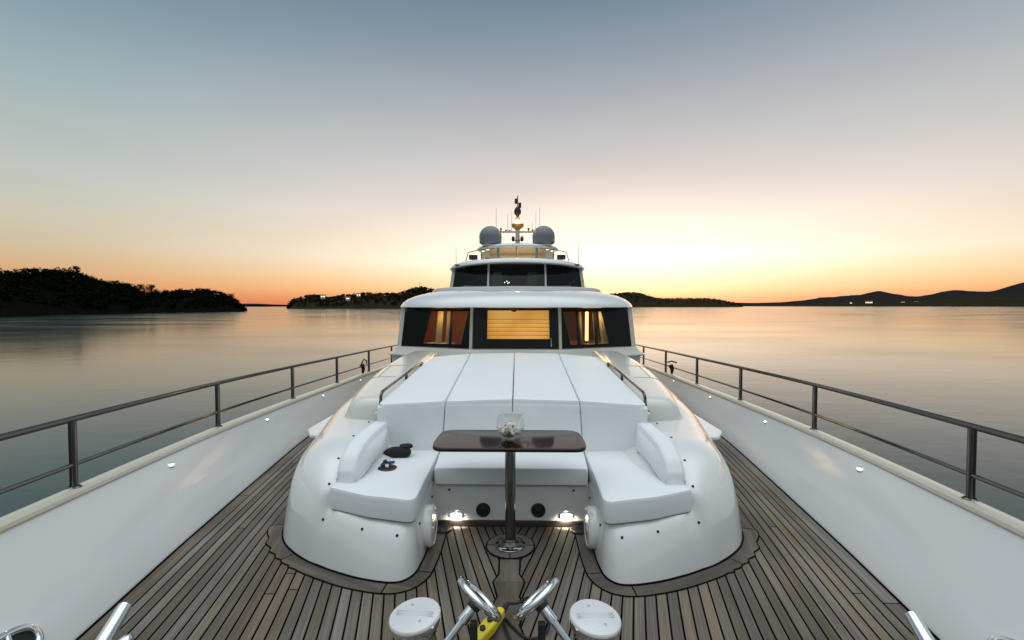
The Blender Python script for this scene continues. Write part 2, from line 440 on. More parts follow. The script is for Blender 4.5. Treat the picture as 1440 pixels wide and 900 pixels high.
# ------------------------------------------------------------------ settee moulding (lofted)
# per station: base, lower control, upper control, top
ST=[((.55,3.262,0),(.55,3.262,.12),(.55,3.262,.24),(.56,3.262,.325)),
    ((.545,3.0,0),(.548,3.0,.12),(.55,3.0,.22),(.57,3.0,.322)),
    ((.55,2.76,0),(.555,2.78,.12),(.555,2.80,.25),(.59,2.83,.305)),
    ((.575,2.625,0),(.575,2.65,.12),(.575,2.685,.26),(.61,2.74,.30)),
    ((.66,2.560,0),(.66,2.585,.12),(.66,2.625,.27),(.67,2.705,.298)),
    ((.85,2.590,0),(.85,2.61,.13),(.85,2.65,.29),(.845,2.735,.318)),
    ((1.05,2.665,0),(1.05,2.68,.14),(1.05,2.70,.305),(1.05,2.765,.333)),
    ((1.165,2.722,0),(1.163,2.733,.15),(1.150,2.752,.315),(1.112,2.81,.338)),
    ((1.29,2.790,0),(1.287,2.797,.24),(1.235,2.800,.455),(1.128,2.835,.452)),
    ((1.47,2.935,0),(1.435,2.965,.36),(1.375,2.955,.565),(1.115,2.97,.525)),
    ((1.58,3.080,0),(1.535,3.11,.44),(1.475,3.10,.635),(1.12,3.15,.575)),
    ((1.645,3.25,0),(1.595,3.27,.50),(1.55,3.28,.66),(1.122,3.35,.598)),
    ((1.70,3.55,0),(1.655,3.55,.545),(1.62,3.57,.66),(1.122,3.60,.605)),
    ((1.78,4.0,0),(1.745,4.0,.60),(1.70,4.0,.69),(1.10,4.0,.615)),
    ((1.83,4.4,0),(1.815,4.4,.65),(1.755,4.4,.735),(1.09,4.4,.64)),
    ((1.87,5.1,0),(1.885,5.1,.71),(1.79,5.1,.79),(1.09,5.1,.70)),
    ((1.89,5.9,0),(1.905,5.9,.76),(1.80,5.9,.85),(1.09,5.9,.765)),
    ((1.90,6.7,0),(1.91,6.7,.80),(1.75,6.7,.86),(1.09,6.7,.80)),
    ((1.92,8.0,0),(1.93,8,.84),(1.77,8,.90),(1.09,8,.84)),
    ((1.94,14.0,0),(1.95,14,.9),(1.8,14,.95),(1.09,14,.9))]
flat=[Vector(sum((list(p) for p in s),[])) for s in ST]
def cromN(P,sub):
    P=[2*P[0]-P[1]]+P+[2*P[-1]-P[-2]]; out=[]
    for i in range(1,len(P)-2):
        a,b,c,d=P[i-1:i+3]
        for k in range(sub):
            t=k/sub; out.append(.5*((2*b)+(c-a)*t+(2*a-5*b+4*c-d)*t*t+(3*b-a-3*c+d)*t**3))
    out.append(P[-2]); return out
dn=cromN(flat,6)
def mould_profile(s,n=16):
    P=[Vector(s[i*3:i*3+3]) for i in range(4)]; row=[]
    for k in range(n+1):
        t=k/n; row.append(P[0]*(1-t)**3+P[1]*3*t*(1-t)**2+P[2]*3*t*t*(1-t)+P[3]*t**3)
    return row
half=[mould_profile(s) for s in dn]
def side(sgn,pts): return [(sgn*p[0],p[1],p[2]) for p in pts]
mb=MB()
for sgn in (1,-1):
    mb.grid([side(sgn,r) for r in half])
    # shelf beneath the cushions, closes the top of the arm
    sh=[r[-1] for r in half if r[-1].y<3.75]
    mb.grid([side(sgn,sh),side(sgn,[(.60+.0*p.x,max(p.y,3.1),.322) for p in sh])])
    # step up under the sun pad
    mb.grid([side(sgn,[(1.10,3.60,.3),(1.10,3.60,.74),(1.10,6.3,.86),(1.10,6.3,.3)][:4])]+[side(sgn,[(1.06,3.62,.3),(1.06,3.62,.74),(1.06,6.3,.86),(1.06,6.3,.3)])])
    # inner wall of the arm towards the well
# riser below the centre seat
rs=[(-.56+1.12*i/12) for i in range(13)]
def riy(x): return 3.262+.0*x
mb.grid([[(x,riy(x),0) for x in rs],[(x,riy(x),.10) for x in rs],[(x,riy(x)-.004,.29) for x in rs],[(x,riy(x)+.03,.318) for x in rs],[(x,3.7,.318) for x in rs]])
mb.grid([[(-1.08,3.63,.3),(1.08,3.63,.3)],[(-1.08,3.66,.73),(1.08,3.66,.73)],[(-1.08,6.3,.84),(1.08,6.3,.84)]])
# snap studs along the cushion edges
def stud(p,n=Vector((0,-.6,.8))):
    z=Vector((0,0,1)).rotation_difference(Vector(n)).to_matrix(); mb.lathe([(.0085,-.003),(.0085,.003),(.006,.006),(0,.0065)],p,10,z,mi=1)
for s in (1,-1):
    for t,(i,fr_) in enumerate([(75,15),(68,15),(57,15),(49,15),(43,10),(31,11),(24,11),(12,11)]):
        r=half[i]; p=r[fr_]; q=r[fr_-1]; tt=(p-q).normalized(); nb=(half[i+1][fr_]-p).normalized(); nn=tt.cross(nb)
        if nn.y>0: nn=-nn
        stud((s*p.x,p.y,p.z),(s*nn.x,nn.y,nn.z))
    stud((s*.553,2.90,.235),(-s,0,0)); stud((s*.548,3.12,.27),(-s,0,0)); stud((s*.45,3.258,.265),(0,-1,0))
    for y in (3.80,3.98,4.35,4.75): stud((s*1.095,y,.70+.05*(y-3.6)),(s*.3,-.6,.8))
MOULD=mb.build('settee_moulding',[GEL,BLACK],Y,angle=35,doubles=.0004)
COAMP=pbr('off_white_coaming',(.70,.685,.63),.22,coat=.6,var=.03)
for sgn in (1,-1):
    mb=MB()
    # raised coaming beside the sun pad
    def hump(y):
        hgt=interp([(3.84,0.),(3.86,.5),(3.885,.86),(3.93,.97),(4.0,1.),(6.45,1.)])(y)
        zb=interp([(3.8,.59),(4.4,.63),(5.1,.69),(5.9,.745),(6.5,.78)])(y)
        zt=interp([(3.8,.79),(4.4,.825),(5.1,.875),(5.9,.93),(6.5,.96)])(y)
        xo=interp([(3.8,1.40),(3.95,1.48),(4.4,1.56),(5.1,1.62),(5.9,1.62),(6.5,1.56)])(y)
        ins=(1-hgt)*.03
        z=lambda k: zb+(zt-zb)*hgt*k
        prof=[(1.09,z(0)),(1.092,z(.9)),(1.11,z(1.)),(1.25,z(1.02)),(xo-.17,z(1.0)),(xo-.11,z(.94)),(xo-.06,z(.78)),(xo-.035,z(.5)),(xo-.01,z(.18)),(xo+.05,z(0)-.01)]
        return [(p[0]-ins*(p[0]>1.2),y,p[1]) for p in prof]
    hy=[3.84,3.855,3.87,3.89,3.91,3.94,3.98,4.04,4.1]+[4.2+.15*i for i in range(16)]
    mb.grid([side(sgn,hump(y)) for y in hy])
    # thin hatch joints on the coaming
    for y0 in (4.75,5.35):
        mb.tube([side(sgn,hump(y0))[j] for j in (3,4,5,6)],.004,5,mi=1)
    hh=[hump(y)[4] for y in (4.75,4.9,5.05,5.2,5.35)]
    mb.tube(side(sgn,hh),.004,5,mi=1)
    mb.build('side_coaming',[COAMP,pbr('hatch_joint',(.35,.34,.32),.6)],Y,angle=50)
# black joint where moulding meets the deck
mb=MB()
for s in (1,-1): mb.tube([(s*x,y,.004) for x,y in bs],.009,6)
mb.build('deck_joint',CAULK,MOULD)
mb=MB(); mb.box((0,3.252,.022),(1.08,.018,.044)); mb.build('kick_board',pbr('dark_kick_board',(.05,.04,.032),.4),MOULD,bevel=.003)
for s in (1,-1):
    rot=Matrix.Rotation(-s*PI/2,3,'Y')
    mb=MB(); mb.lathe([(.132,-.02),(.132,.03),(.126,.042),(.116,.048),(.112,.044),(.05,.05),(0,.051)],(s*.548,2.955,.150 if s<0 else .148),40,rot); mb.build('vent_cover',GEL,MOULD)
    rf=Matrix.Rotation(PI/2,3,'X')
    mb=MB(); mb.lathe([(.052,-.01),(.052,.008),(.046,.013),(.044,.006),(.03,.004),(.016,.010),(0,.014)],(s*.2-.003,3.262,.118),28,rf); mb.build('speaker',BLACK,MOULD)
    mb=MB(); 
    ol=roundpoly([(-.05,-.022),(.05,-.022),(.05,.022),(-.05,.022)],.022,5)
    cxl=s*.4; P=lambda o,d:[(cxl+x,3.262-d,.08+y) for x,y in o]
    mb.grid([P(ol,-.004),P(ol,.008),P(offset(ol,-.008),.011),P(offset(ol,-.011),.004)],True,mi=0); mb.poly(P(offset(ol,-.011),.0045),mi=1)
    mb.build('floor_light',[CHROME,LEDW],MOULD)
    la=bpy.data.lights.new('floor_light_beam','SPOT'); la.energy=4. if s>0 else 3.; la.color=(1,.9,.7); la.shadow_soft_size=.02; la.spot_size=R(150); la.spot_blend=.6
    lo=bpy.data.objects.new('floor_light_beam',la); COL.objects.link(lo); lo.location=(cxl,3.235,.08); lo.rotation_euler=(R(48),0,0)
    mb=MB(); mb.lathe([(.06,0),(.06,.012),(.045,.016),(.03,.010),(0,.009)],(s*.485,3.19,.003),28); mb.build('deck_drain',DARKM,MOULD)
    # step along the side deck
    mb=MB(); ol=roundpoly([(1.76,4.10),(1.86,4.10),(1.975,4.30),(1.975,5.0),(1.8,5.6)],[.02,.06,.06,.05,.02],5)
    slab(mb,[(s*x,y) for x,y in ol],.385,.42,.012); mb.build('side_step',GEL,Y)

# ------------------------------------------------------------------ cushions
pad_z=lambda x,y:.835+.050*(y-3.6)
FR=[(-1.055,3.50),(-.535,3.625),(.005,3.69),(.545,3.645),(1.055,3.50)]
BK=[(-1.075,5.80),(-.60,6.09),(-.01,6.19),(.585,6.11),(1.06,5.82)]
padlab=['white sun pad alongside the grab rail on the side of the dark wooded island','white sun pad on the wooded-island side of the centre seam','white sun pad on the sunset-hills side of the centre seam','white sun pad alongside the grab rail on the side of the sunset hills']
backlab=['white backrest cushion in the settee corner behind the black pouch','white backrest cushion between the pouch corner and the flower bowl','white backrest cushion just beyond the flower bowl toward the empty corner','white backrest cushion in the empty settee corner without any pouch']
for i in range(4):
    g=.0035
    a,b,c,d=FR[i],FR[i+1],BK[i+1],BK[i]
    rr=[.03,.03,.03,.03]
    if i==0: rr=[.07,.03,.03,.16]
    if i==3: rr=[.03,.07,.16,.03]
    ol=roundpoly([(a[0]+g,a[1]),(b[0]-g,b[1]),(c[0]-g,c[1]),(d[0]+g,d[1])],rr,5)
    mb=MB(); slab(mb,ol,lambda x,y:pad_z(x,y)-.10,pad_z,.020,puff=.007,wob=.0016,pipe=True)
    tag(mb.build('sun_pad',[VINYL,WELT],angle=60),padlab[i],'sun pad','white sun pads on the coachroof')
    # backrest panel: upright slab between the seat and the pad edge
    e=[(-1.04,3.505),(-.562,3.60),(-.005,3.612),(.567,3.603),(1.04,3.505)]
    t=[(-1.055,3.50),(-.535,3.622),(.005,3.688),(.545,3.642),(1.055,3.50)]
    p0,p1,q0,q1=e[i],e[i+1],t[i],t[i+1]
    def fm(u,v,w,p0=p0,p1=p1,q0=q0,q1=q1):
        k=v/.40; lo=Vector(p0).lerp(Vector(p1),u); hi=Vector(q0).lerp(Vector(q1),u); b=lo.lerp(hi,k)
        tn=(Vector(p1)-Vector(p0)).normalized(); nn=Vector((tn.y,-tn.x)); x,y=b-nn*(.10-w)
        return (x,y,.425+v)
    W=(Vector(p1)-Vector(p0)).length
    mb=MB(); ol=roundpoly([(.006,0),(.994,0),(.994,.385),(.006,.385)],[.01,.01,.02,.02],4)
    slab(mb,ol,0.,.10,.016,puff=.008,fmap=fm,step=.06,wob=.0012,pipe=True)
    tag(mb.build('backrest_cushion',[VINYL,WELT],angle=60),backlab[i],'backrest cushion','white backrest cushions of the settee')
# seats
mb=MB(); ol=roundpoly([(-.548,3.20),(.548,3.20),(.572,3.60),(-.572,3.60)],[.02]*4,4)
slab(mb,ol,.318,.445,.016,puff=.006,wob=.0018,pipe=True); tag(mb.build('seat_cushion',[VINYL,WELT],angle=60),'long white seat cushion behind the pedestal table','seat cushion','white seat cushions of the settee')
for s in (-1,1):
    mb=MB(); ol=roundpoly([(s*.56,2.655),(s*.86,2.69),(s*1.118,2.772),(s*1.095,3.0),(s*1.05,3.56),(s*.577,3.605)],[.06,.3,.02,.2,.02,.02],7)
    slab(mb,ol,lambda x,y:.300+.032*max(0,min(1,(abs(x)-.6)/.5))*max(0,min(1,(3.0-y)/.25)),lambda x,y:.447+.028*max(0,min(1,(abs(x)-.6)/.5)),.017,puff=.006,wob=.0022,pipe=True)
    tag(mb.build('seat_cushion',[VINYL,WELT],angle=60),'white corner seat cushion holding the black pouch and round suction mount' if s<0 else 'empty white corner seat cushion with no objects on it','seat cushion','white seat cushions of the settee')
    # side bolster
    def fmb(u,v,w,s=s):   # u along y, v height, w thickness inward
        y=2.845+u; x=1.112-.03*(u/.7)-(w)+.05*(v); return (s*x,y,.452+v)
    prof=[(0.,0.),(.70,0.),(.70,.245),(.54,.245),(.36,.240),(.19,.218),(.07,.165),(.005,.09)]
    ol=roundpoly(prof,[.012,.012,.02,.2,.2,.2,.15,.05],4)
    mb=MB(); slab(mb,ol,0.,.13,.04,puff=.035,fmap=fmb,step=.04,nr=6,pipe=True)
    tag(mb.build('side_bolster',[VINYL,WELT],angle=60),'white curved side bolster next to the black pouch' if s<0 else 'white curved side bolster above the empty corner seat','bolster','curved side bolsters of the settee')
# chrome grab rails beside the sun pads
for s in (-1,1):
    g=thing('grab_rail',(s*1.1,3.8,.75),'polished grab rail along the sun pad facing the '+('dark wooded island' if s<0 else 'sunset hills'),'grab rail','grab rails beside the sun pads')
    P=[(s*1.105,3.78,.745),(s*1.100,3.765,.83),(s*1.095,3.79,.87),(s*1.09,3.87,.885),(s*1.10,4.6,.905),(s*1.11,5.1,.915),(s*1.115,5.4,.915),(s*1.115,5.46,.90),(s*1.115,5.48,.85)]
    P=[tuple(v) for v in crom(P,5)]
    mb=MB(); mb.tube(P,.0125,10); mb.build('hand_tube',STEEL,g)
    for y,z in ((3.78,.72),(4.65,.80),(5.35,.84)):
        mb=MB(); mb.tube([(s*1.11,y,z),(s*1.103,y,z+(.11 if y<5 else .07))],[.018,.012],10); mb.lathe([(.032,0),(.032,.008),(.02,.016),(0,.017)],(s*1.11,y,z),16); mb.build('stanchion',STEEL,g)

# ------------------------------------------------------------------ deckhouse
SILL=[(-1.86,7.32,.945),(-.655,6.62,.968),(.655,6.62,.968),(1.86,7.32,.945)]
HEAD=[(-1.80,7.40,1.60),(-.65,6.76,1.60),(.65,6.76,1.60),(1.80,7.40,1.60)]
def V(a): return Vector(a)
def panel(p,u,v,sill,head,d=0.):
    """point on window plane p (0..2); d pushes it inwards"""
    a=V(sill[p]).lerp(V(sill[p+1]),u); b=V(head[p]).lerp(V(head[p+1]),u)
    n=(V(sill[p+1])-V(sill[p])).cross(V(head[p])-V(sill[p])).normalized()
    if n.y<0: n=-n
    return a.lerp(b,v)+n*d
DH=None
mb=MB()
# apron below the windows
ap=[]
cur=crom([(-1.93,9,.93),(-1.95,7.6,.93),(-1.88,7.30,.945),(-1.3,6.93,.957),(-.67,6.58,.966),(0,6.56,.968),(.67,6.58,.966),(1.3,6.93,.957),(1.88,7.30,.945),(1.95,7.6,.93),(1.93,9,.93)],5)
pl=[(p.x,p.y) for p in cur]
def off_open(pl,d):
    out=[]
    for i,p in enumerate(pl):
        a=Vector(pl[max(0,i-1)]); b=Vector(pl[min(len(pl)-1,i+1)]); t=(b-a).normalized(); q=Vector(p)+Vector((t.y,-t.x))*d; out.append((q.x,q.y))
    return out
zz=[p.z for p in cur]
for d,dz in ((-.14,0.002),(0.0,0.0),(.012,-.012),(.035,-.05),(.10,-.09),(.13,-.105),(.135,-.12),(.10,-.14),(.06,-.15),(.05,-.5)):
    o=off_open(pl,d); ap.append([(x,y,z+dz) for (x,y),z in zip(o,zz)])
mb.grid(ap)
# side walls aft of the corner posts
for s in (-1,1):
    mb.grid([[(s*1.95,7.5,.3),(s*1.95,7.5,.94),(s*1.90,7.55,1.60)],[(s*1.97,13.5,.3),(s*1.97,13.5,.94),(s*1.92,13.5,1.60)]])
    # corner post
    a0=V((s*1.86,7.32,.945)); a1=V((s*1.80,7.40,1.60)); b0=V((s*1.95,7.5,.94)); b1=V((s*1.90,7.55,1.60))
    mb.grid([[a0,a1],[a0.lerp(b0,.5)+V((s*.035,-.03,0)),a1.lerp(b1,.5)+V((s*.03,-.03,0))],[b0,b1]])
mb.grid([[(-1.97,13.5,.3),(1.97,13.5,.3)],[(-1.92,13.5,1.6),(1.92,13.5,1.6)]])
DH=mb.build('deckhouse',CREAM if False else pbr('deckhouse_paint',(.66,.64,.58),.25,coat=.4,var=.04),Y)
def tier_windows(sill,head,parent,mw,post_mat):
    for p in range(3):
        mb=MB()
        mb.grid([[panel(p,u,v,sill,head) for u in (0,.33,.66,1)] for v in (0,.5,1)])
        mb.build('window_pane',PANE,parent)
    for i in (1,2):
        a=V(sill[i])+V((0,-.012,-.01)); b=V(head[i])+V((0,-.012,.01)); mb=MB(); x=V((mw/2,0,0)); t=V((0,-.02,0))
        mb.grid([[a-x+V((0,.03,0)),b-x+V((0,.03,0))],[a-x*.8+t,b-x*.8+t],[a+x*.8+t,b+x*.8+t],[a+x+V((0,.03,0)),b+x+V((0,.03,0))]])
        mb.build('mullion',post_mat,parent,angle=60)
tier_windows(SILL,HEAD,DH,.05,CREAM)
# black surround just behind each pane with the lit opening in it
OP=[(.30,.895,.10,.90),(.175,.885,.245,.93),(.105,.70,.10,.90)]
SL=[(.05,-.05,0),(0,0,0),(-.05,.05,0)]
for p in range(3):
    u0,u1,v0,v1=OP[p]
    # opening leans like the photo's trapezoids
    ul0,ul1={0:(u0-.06,u1-.06),1:(u0,u1),2:(u0+.06,u1+.06)}[p]
    ut0,ut1={0:(u0+.02,u1+.03),1:(u0,u1),2:(u0-.03,u1-.02)}[p]
    if p==2: ul0,ul1,ut0,ut1=.165,.76,.075,.68
    if p==0: ul0,ul1,ut0,ut1=.24,.835,.32,.925
    d=.06; mb=MB()
    O=[panel(p,*q,SILL,HEAD,d) for q in ((-.02,-.02),(1.02,-.02),(1.02,1.02),(-.02,1.02))]
    I=[panel(p,*q,SILL,HEAD,d) for q in ((ul0,v0),(ul1,v0),(ut1,v1),(ut0,v1))]
    I2=[panel(p,*q,SILL,HEAD,d+.09) for q in ((ul0,v0),(ul1,v0),(ut1,v1),(ut0,v1))]
    mb.grid([O,I,I2],True); mb.build('window_surround',FRIT,DH,angle=20)
# cabin room
mb=MB()
mb.grid([[(-1.84,7.45,.35),(-1.84,9.3,.35),(1.84,9.3,.35),(1.84,7.45,.35)],[(-1.80,7.45,1.6),(-1.80,9.3,1.6),(1.80,9.3,1.6),(1.80,7.45,1.6)]])
mb.poly([(-1.82,7.42,.86),(-.64,6.72,.86),(.64,6.72,.86),(1.82,7.42,.86),(1.84,9.3,.86),(-1.84,9.3,.86)]); mb.poly([(-1.78,7.5,1.592),(-.6,6.86,1.592),(.6,6.86,1.592),(1.78,7.5,1.592),(1.8,9.3,1.592),(-1.8,9.3,1.592)])
for x in (-.62,.62): mb.box((x,8.0,1.2),(.03,2.2,.78))
mb.build('cabin_lining',WOODW,DH,angle=20)
# curtains, blind and lamps seen through the glass
def curtain(p,u0,u1,d,label,mat=None,amp=.012,nw=3,v0=.06,v1=.98,skew=0.):
    mb=MB(); rows=[]; n=nw*8
    for v in (v0,(v0+v1)/2,v1):
        rows.append([panel(p,u0+(u1-u0)*k/n+skew*v,v,SILL,HEAD,d+amp*math.sin(k/8*2*PI)) for k in range(n+1)])
    mb.grid(rows); o=mb.build('curtain',mat or CURT,angle=80)
    sd=o.modifiers.new('thickness','SOLIDIFY'); sd.thickness=.004
    tag(o,label,'curtain','curtains inside the cabin windows')
ORC=pbr('orange_curtain',(.72,.33,.12),.8)
curtain(0,.35,.44,.26,'cream curtain nearest the outer corner post in the island-side cabin window')
curtain(0,.50,.555,.26,'narrow cream curtain between dark gaps mid-way in the island-side cabin window')
curtain(0,.86,.98,.24,'orange curtain beside the mullion in the island-side cabin window',ORC)
curtain(2,.02,.16,.24,'orange curtain beside the mullion in the cabin window with the bright lamp',ORC)
curtain(2,.44,.49,.34,'narrow cream curtain between the orange curtain and the bright lamp')
curtain(2,.70,.80,.24,'cream curtain nearest the outer corner post in the cabin window with the bright lamp')
curtain(2,.63,.67,.28,'slim cream curtain just outboard of the bright lamp')
for p,u in ((0,.60),(2,.36),(2,.61)):
    mb=MB(); mb.grid([[panel(p,u-.018,.04,SILL,HEAD,.22),panel(p,u+.018,.04,SILL,HEAD,.22)],[panel(p,u-.018,.98,SILL,HEAD,.22),panel(p,u+.018,.98,SILL,HEAD,.22)]]); o=mb.build('dark_frame_post',BLACK,DH); sd=o.modifiers.new('thickness','SOLIDIFY'); sd.thickness=.02
for p,ua,ub,q in ((0,.22,.56,1),(2,.52,.80,-1)):   # window boards catching the lamp light
    mb=MB(); A_=[panel(p,ua,.06,SILL,HEAD,.17),panel(p,ub,.06,SILL,HEAD,.17),panel(p,ub,.12,SILL,HEAD,.4),panel(p,ua,.12,SILL,HEAD,.4)]
    mb.prism(A_,(0,0,.03)); mb.build('window_board',CURT,DH)
# blind
mb=MB(); rows=[]
u0,u1,v0,v1=OP[1]
for k in range(41):
    v=v0+(v1-v0)*k/40; w=0
    if v<v0+(v1-v0)*.68:
        q=((v-v0)/((v1-v0)*.68)*5)%1; w=.028*(1-q)
    rows.append([panel(1,u0-.012+(u1-u0+.024)*j/6,v,SILL,HEAD,.125-w) for j in range(7)])
mb.grid(rows)
for q in range(6):
    v=v0+(v1-v0)*.68*q/5; mb.tube([panel(1,u0-.01,v,SILL,HEAD,.094),panel(1,u1+.01,v,SILL,HEAD,.094)],.0035,6,mi=1)  # dark rods paint in the shade of the fold overlaps
bl=mb.build('roman_blind',[BLIND,pbr('fold_shade',(.5,.22,.03),.8)],angle=25); sd=bl.modifiers.new('thickness','SOLIDIFY'); sd.thickness=.003
tag(bl,'glowing amber roman blind with horizontal folds behind the centre cabin window','blind')
# cord
mb=MB(); a=panel(1,u1+.012,v0+.02,SILL,HEAD,.03); b=panel(1,u1+.016,v0-.155,SILL,HEAD,.03); mb.tube([a,b],.006,6); mb.lathe([(0,-.02),(.012,-.012),(.01,.01),(0,.02)],b,10)
tag(mb.build('blind_cord',CURT),'cream pull cord hanging below the amber blind','blind cord')
lp=panel(2,.57,.5,SILL,HEAD,.36)
t=thing('column_lamp',(lp.x,lp.y,.9),'tall slim column lamp glowing white gold inside the cabin window toward the sunset','lamp')
mb=MB(); mb.lathe([(.06,0),(.06,.015),(.02,.03),(.018,.14)],(lp.x,lp.y,.89),20); mb.build('lamp_base',CHROME,t)
mb=MB(); mb.lathe([(.0,.13),(.028,.14),(.026,.60),(0,.61)],(lp.x,lp.y,.90),20); mb.build('lamp_tube',LAMPW,t)
for p,u,d,e in ((0,.44,.16,1.6),(0,.66,.16,1.6),(0,.6,.9,11.),(2,.56,.20,2.6),(2,.7,.16,1.6),(2,.3,.9,11.)):
    q=panel(p,u,.86,SILL,HEAD,d); la=bpy.data.lights.new('cabin_glow','POINT'); la.energy=e; la.color=(1,.66,.28); la.shadow_soft_size=.16
    lo=bpy.data.objects.new('cabin_glow',la); COL.objects.link(lo); lo.location=q
mb=MB(); mb.box((1.3,8.0,.93),(.8,.5,.14)); tag(mb.build('cabin_sideboard',WOODW,bevel=.01),'brown sideboard under the glowing column lamp inside the cabin','sideboard')
# wiper pod / dark lens under the brow
mb=MB(); mb.lathe([(.055,.03),(.055,-.01),(.045,-.035),(.025,-.05),(0,-.055)],(-.02,6.50,1.566),20); mb.build('brow_camera',DARKM,DH)

def brow(half,zs,insets,name,mat,parent,top,droop=.0):
    pl=[(-x,y) for x,y in half[::-1]]+half[1:]
    cr=crom([V((x,y,0)) for x,y in pl],6); P=[(p.x,p.y) for p in cr]
    rows=[]
    for d,z in zip(insets,zs):
        o=off_open(P,-d); o=[(x if abs(x)<1e-6 or (x>0)==(p[0]>0) else 0,y) for (x,y),p in zip(o,P)]
        rows.append([(x,y,z-droop*x*x) for x,y in o])
    last=rows[-1]; rows.append([(x*.5,y+.05,top+.0) for x,y,z in last]); rows.append([(0,y+.1,top+.004) for x,y,z in last])
    mb=MB(); mb.grid(rows); return mb.build(name,mat,parent,angle=50,doubles=.0005)
brow([(0,6.34),(.55,6.38),(1.1,6.56),(1.52,6.83),(1.78,7.12),(1.92,7.6),(1.99,8.6),(2.02,13.6)],
     [1.60,1.575,1.570,1.580,1.605,1.65,1.70,1.755,1.81,1.85,1.88],[.42,.30,.03,.0,.008,.045,.11,.24,.45,.75,1.1],'deckhouse_roof',GEL,Y,1.885)
brow([(0,7.25),(.6,7.30),(1.1,7.5),(1.42,7.85),(1.57,8.5),(1.63,9.8),(1.65,13.4)],[1.76,1.84,1.885,1.905,1.915],[-.03,0,.03,.08,.16],'upper_coaming',pbr('grey_nonskid',(.42,.42,.41),.6,bump=.1,bscale=80),Y,1.92)

# ------------------------------------------------------------------ wheelhouse
S2=[(-1.45,10.15,1.93),(-.605,9.52,1.95),(.605,9.52,1.95),(1.45,10.15,1.93)]
H2=[(-1.38,10.25,2.47),(-.60,9.72,2.51),(.60,9.72,2.51),(1.38,10.25,2.47)]
mb=MB()
for s in (-1,1):
    mb.grid([[(s*1.45,10.15,1.9),(s*1.38,10.25,2.49)],[(s*1.535,10.22,1.9),(s*1.46,10.30,2.48)],[(s*1.56,13,1.9),(s*1.48,13,2.5)]])
mb.grid([[(-1.56,13,1.9),(1.56,13,1.9)],[(-1.48,13,2.5),(1.48,13,2.5)]])
WH=mb.build('wheelhouse',CREAM,Y)
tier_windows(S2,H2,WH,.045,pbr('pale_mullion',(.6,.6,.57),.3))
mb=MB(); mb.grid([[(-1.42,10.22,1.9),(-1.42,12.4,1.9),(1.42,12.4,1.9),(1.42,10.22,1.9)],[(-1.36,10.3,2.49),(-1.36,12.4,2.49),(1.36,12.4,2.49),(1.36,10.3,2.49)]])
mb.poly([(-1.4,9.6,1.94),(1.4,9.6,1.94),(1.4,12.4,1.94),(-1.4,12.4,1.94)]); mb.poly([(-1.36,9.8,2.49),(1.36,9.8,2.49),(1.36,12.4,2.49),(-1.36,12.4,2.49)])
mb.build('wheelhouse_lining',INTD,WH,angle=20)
mb=MB(); slab(mb,roundpoly([(-1.2,9.85),(1.2,9.85),(1.1,10.4),(-1.1,10.4)],.1),1.94,2.04,.03); mb.build('dashboard',pbr('dashboard_pane_reflection',(.16,.165,.155),.4),WH)  # lighter grey on the dash stands for the reflection in the panes
for s,x,lb in ((-1,-.48,'cream helm seat seen dimly through the upper windows near the island-side mullion'),(1,.36,'cream helm seat seen dimly through the upper windows behind the ship controls')):
    h=thing('helm_seat',(x,10.9,1.94),lb,'helm seat','helm seats in the wheelhouse')
    sm=pbr('cream_seat',(.5,.46,.4),.6)
    mb=MB(); slab(mb,roundpoly([(x-.16,10.75),(x+.16,10.75),(x+.16,11.05),(x-.16,11.05)],.06),2.0,2.08,.03); mb.build('seat',sm,h)
    mb=MB(); slab(mb,roundpoly([(-.15,0),(.15,0),(.11,.36),(-.11,.36)],.06),0,.08,.03,fmap=lambda u,v,w,x=x:(x+u,11.0+w+v*.15,2.06+v)); mb.build('backrest',sm,h)
for i,(dx,dz) in enumerate(((-.07,.0),(-.02,.03),(.03,.0),(.0,-.02))):
    mb=MB(); mb.lathe([(0,-.008),(.008,0),(0,.008)],(-.22+dx,10.6,2.14+dz),8); mb.build('instrument_light',LEDW,WH)
for xa in (-1.1,1.05,.1):   # wipers
    mb=MB(); mb.tube([(xa,9.5+abs(xa)*.5-.02,1.97),(xa+.28,9.56+abs(xa+.28)*.5-.03,2.2)],.012,6); mb.build('wiper',BLACK,WH)
brow([(0,9.34),(.6,9.40),(1.05,9.62),(1.36,9.95),(1.52,10.3),(1.58,11),(1.6,13.2)],[2.51,2.487,2.482,2.50,2.535,2.575,2.60,2.615],[.35,.22,.02,.0,.012,.06,.16,.34],'wheelhouse_roof',GEL,Y,2.62,droop=.03)

# ------------------------------------------------------------------ flybridge
mb=MB()
def ell(rx,ry,z,cx=0,cy=12.7,n=48): return [(cx+rx*math.cos(2*PI*k/n),cy+ry*math.sin(2*PI*k/n),z) for k in range(n)]
mb.grid([ell(.02,.02,3.1),ell(.8,.75,3.10),ell(1.0,.95,3.095),ell(1.10,1.04,3.11),ell(1.13,1.07,3.15),ell(1.10,1.04,3.19),ell(1.0,.95,3.21),ell(.02,.02,3.22)],True)
HT=mb.build('hardtop',GEL,Y)
for x,y in ((-.95,12.5),(.95,12.5),(-.8,12.2),(.8,12.2)):
    mb=MB(); mb.lathe([(.045,.0),(.04,-.006),(0,-.006)],(x,y,3.099),16); mb.build('downlight',DOWN,HT)
la=bpy.data.lights.new('hardtop_glow','AREA'); la.energy=5; la.color=(1,.70,.38); la.size=1.2
lo=bpy.data.objects.new('hardtop_glow',la); COL.objects.link(lo); lo.location=(0,12.55,3.08)
FBW=pbr('cream_panel',(.72,.62,.42),.5)
mb=MB()
mb.grid([[(-.95,13.2,2.6),(-.95,13.2,3.1)],[(0,13.25,2.6),(0,13.25,3.1)],[(.95,13.2,2.6),(.95,13.2,3.1)]])
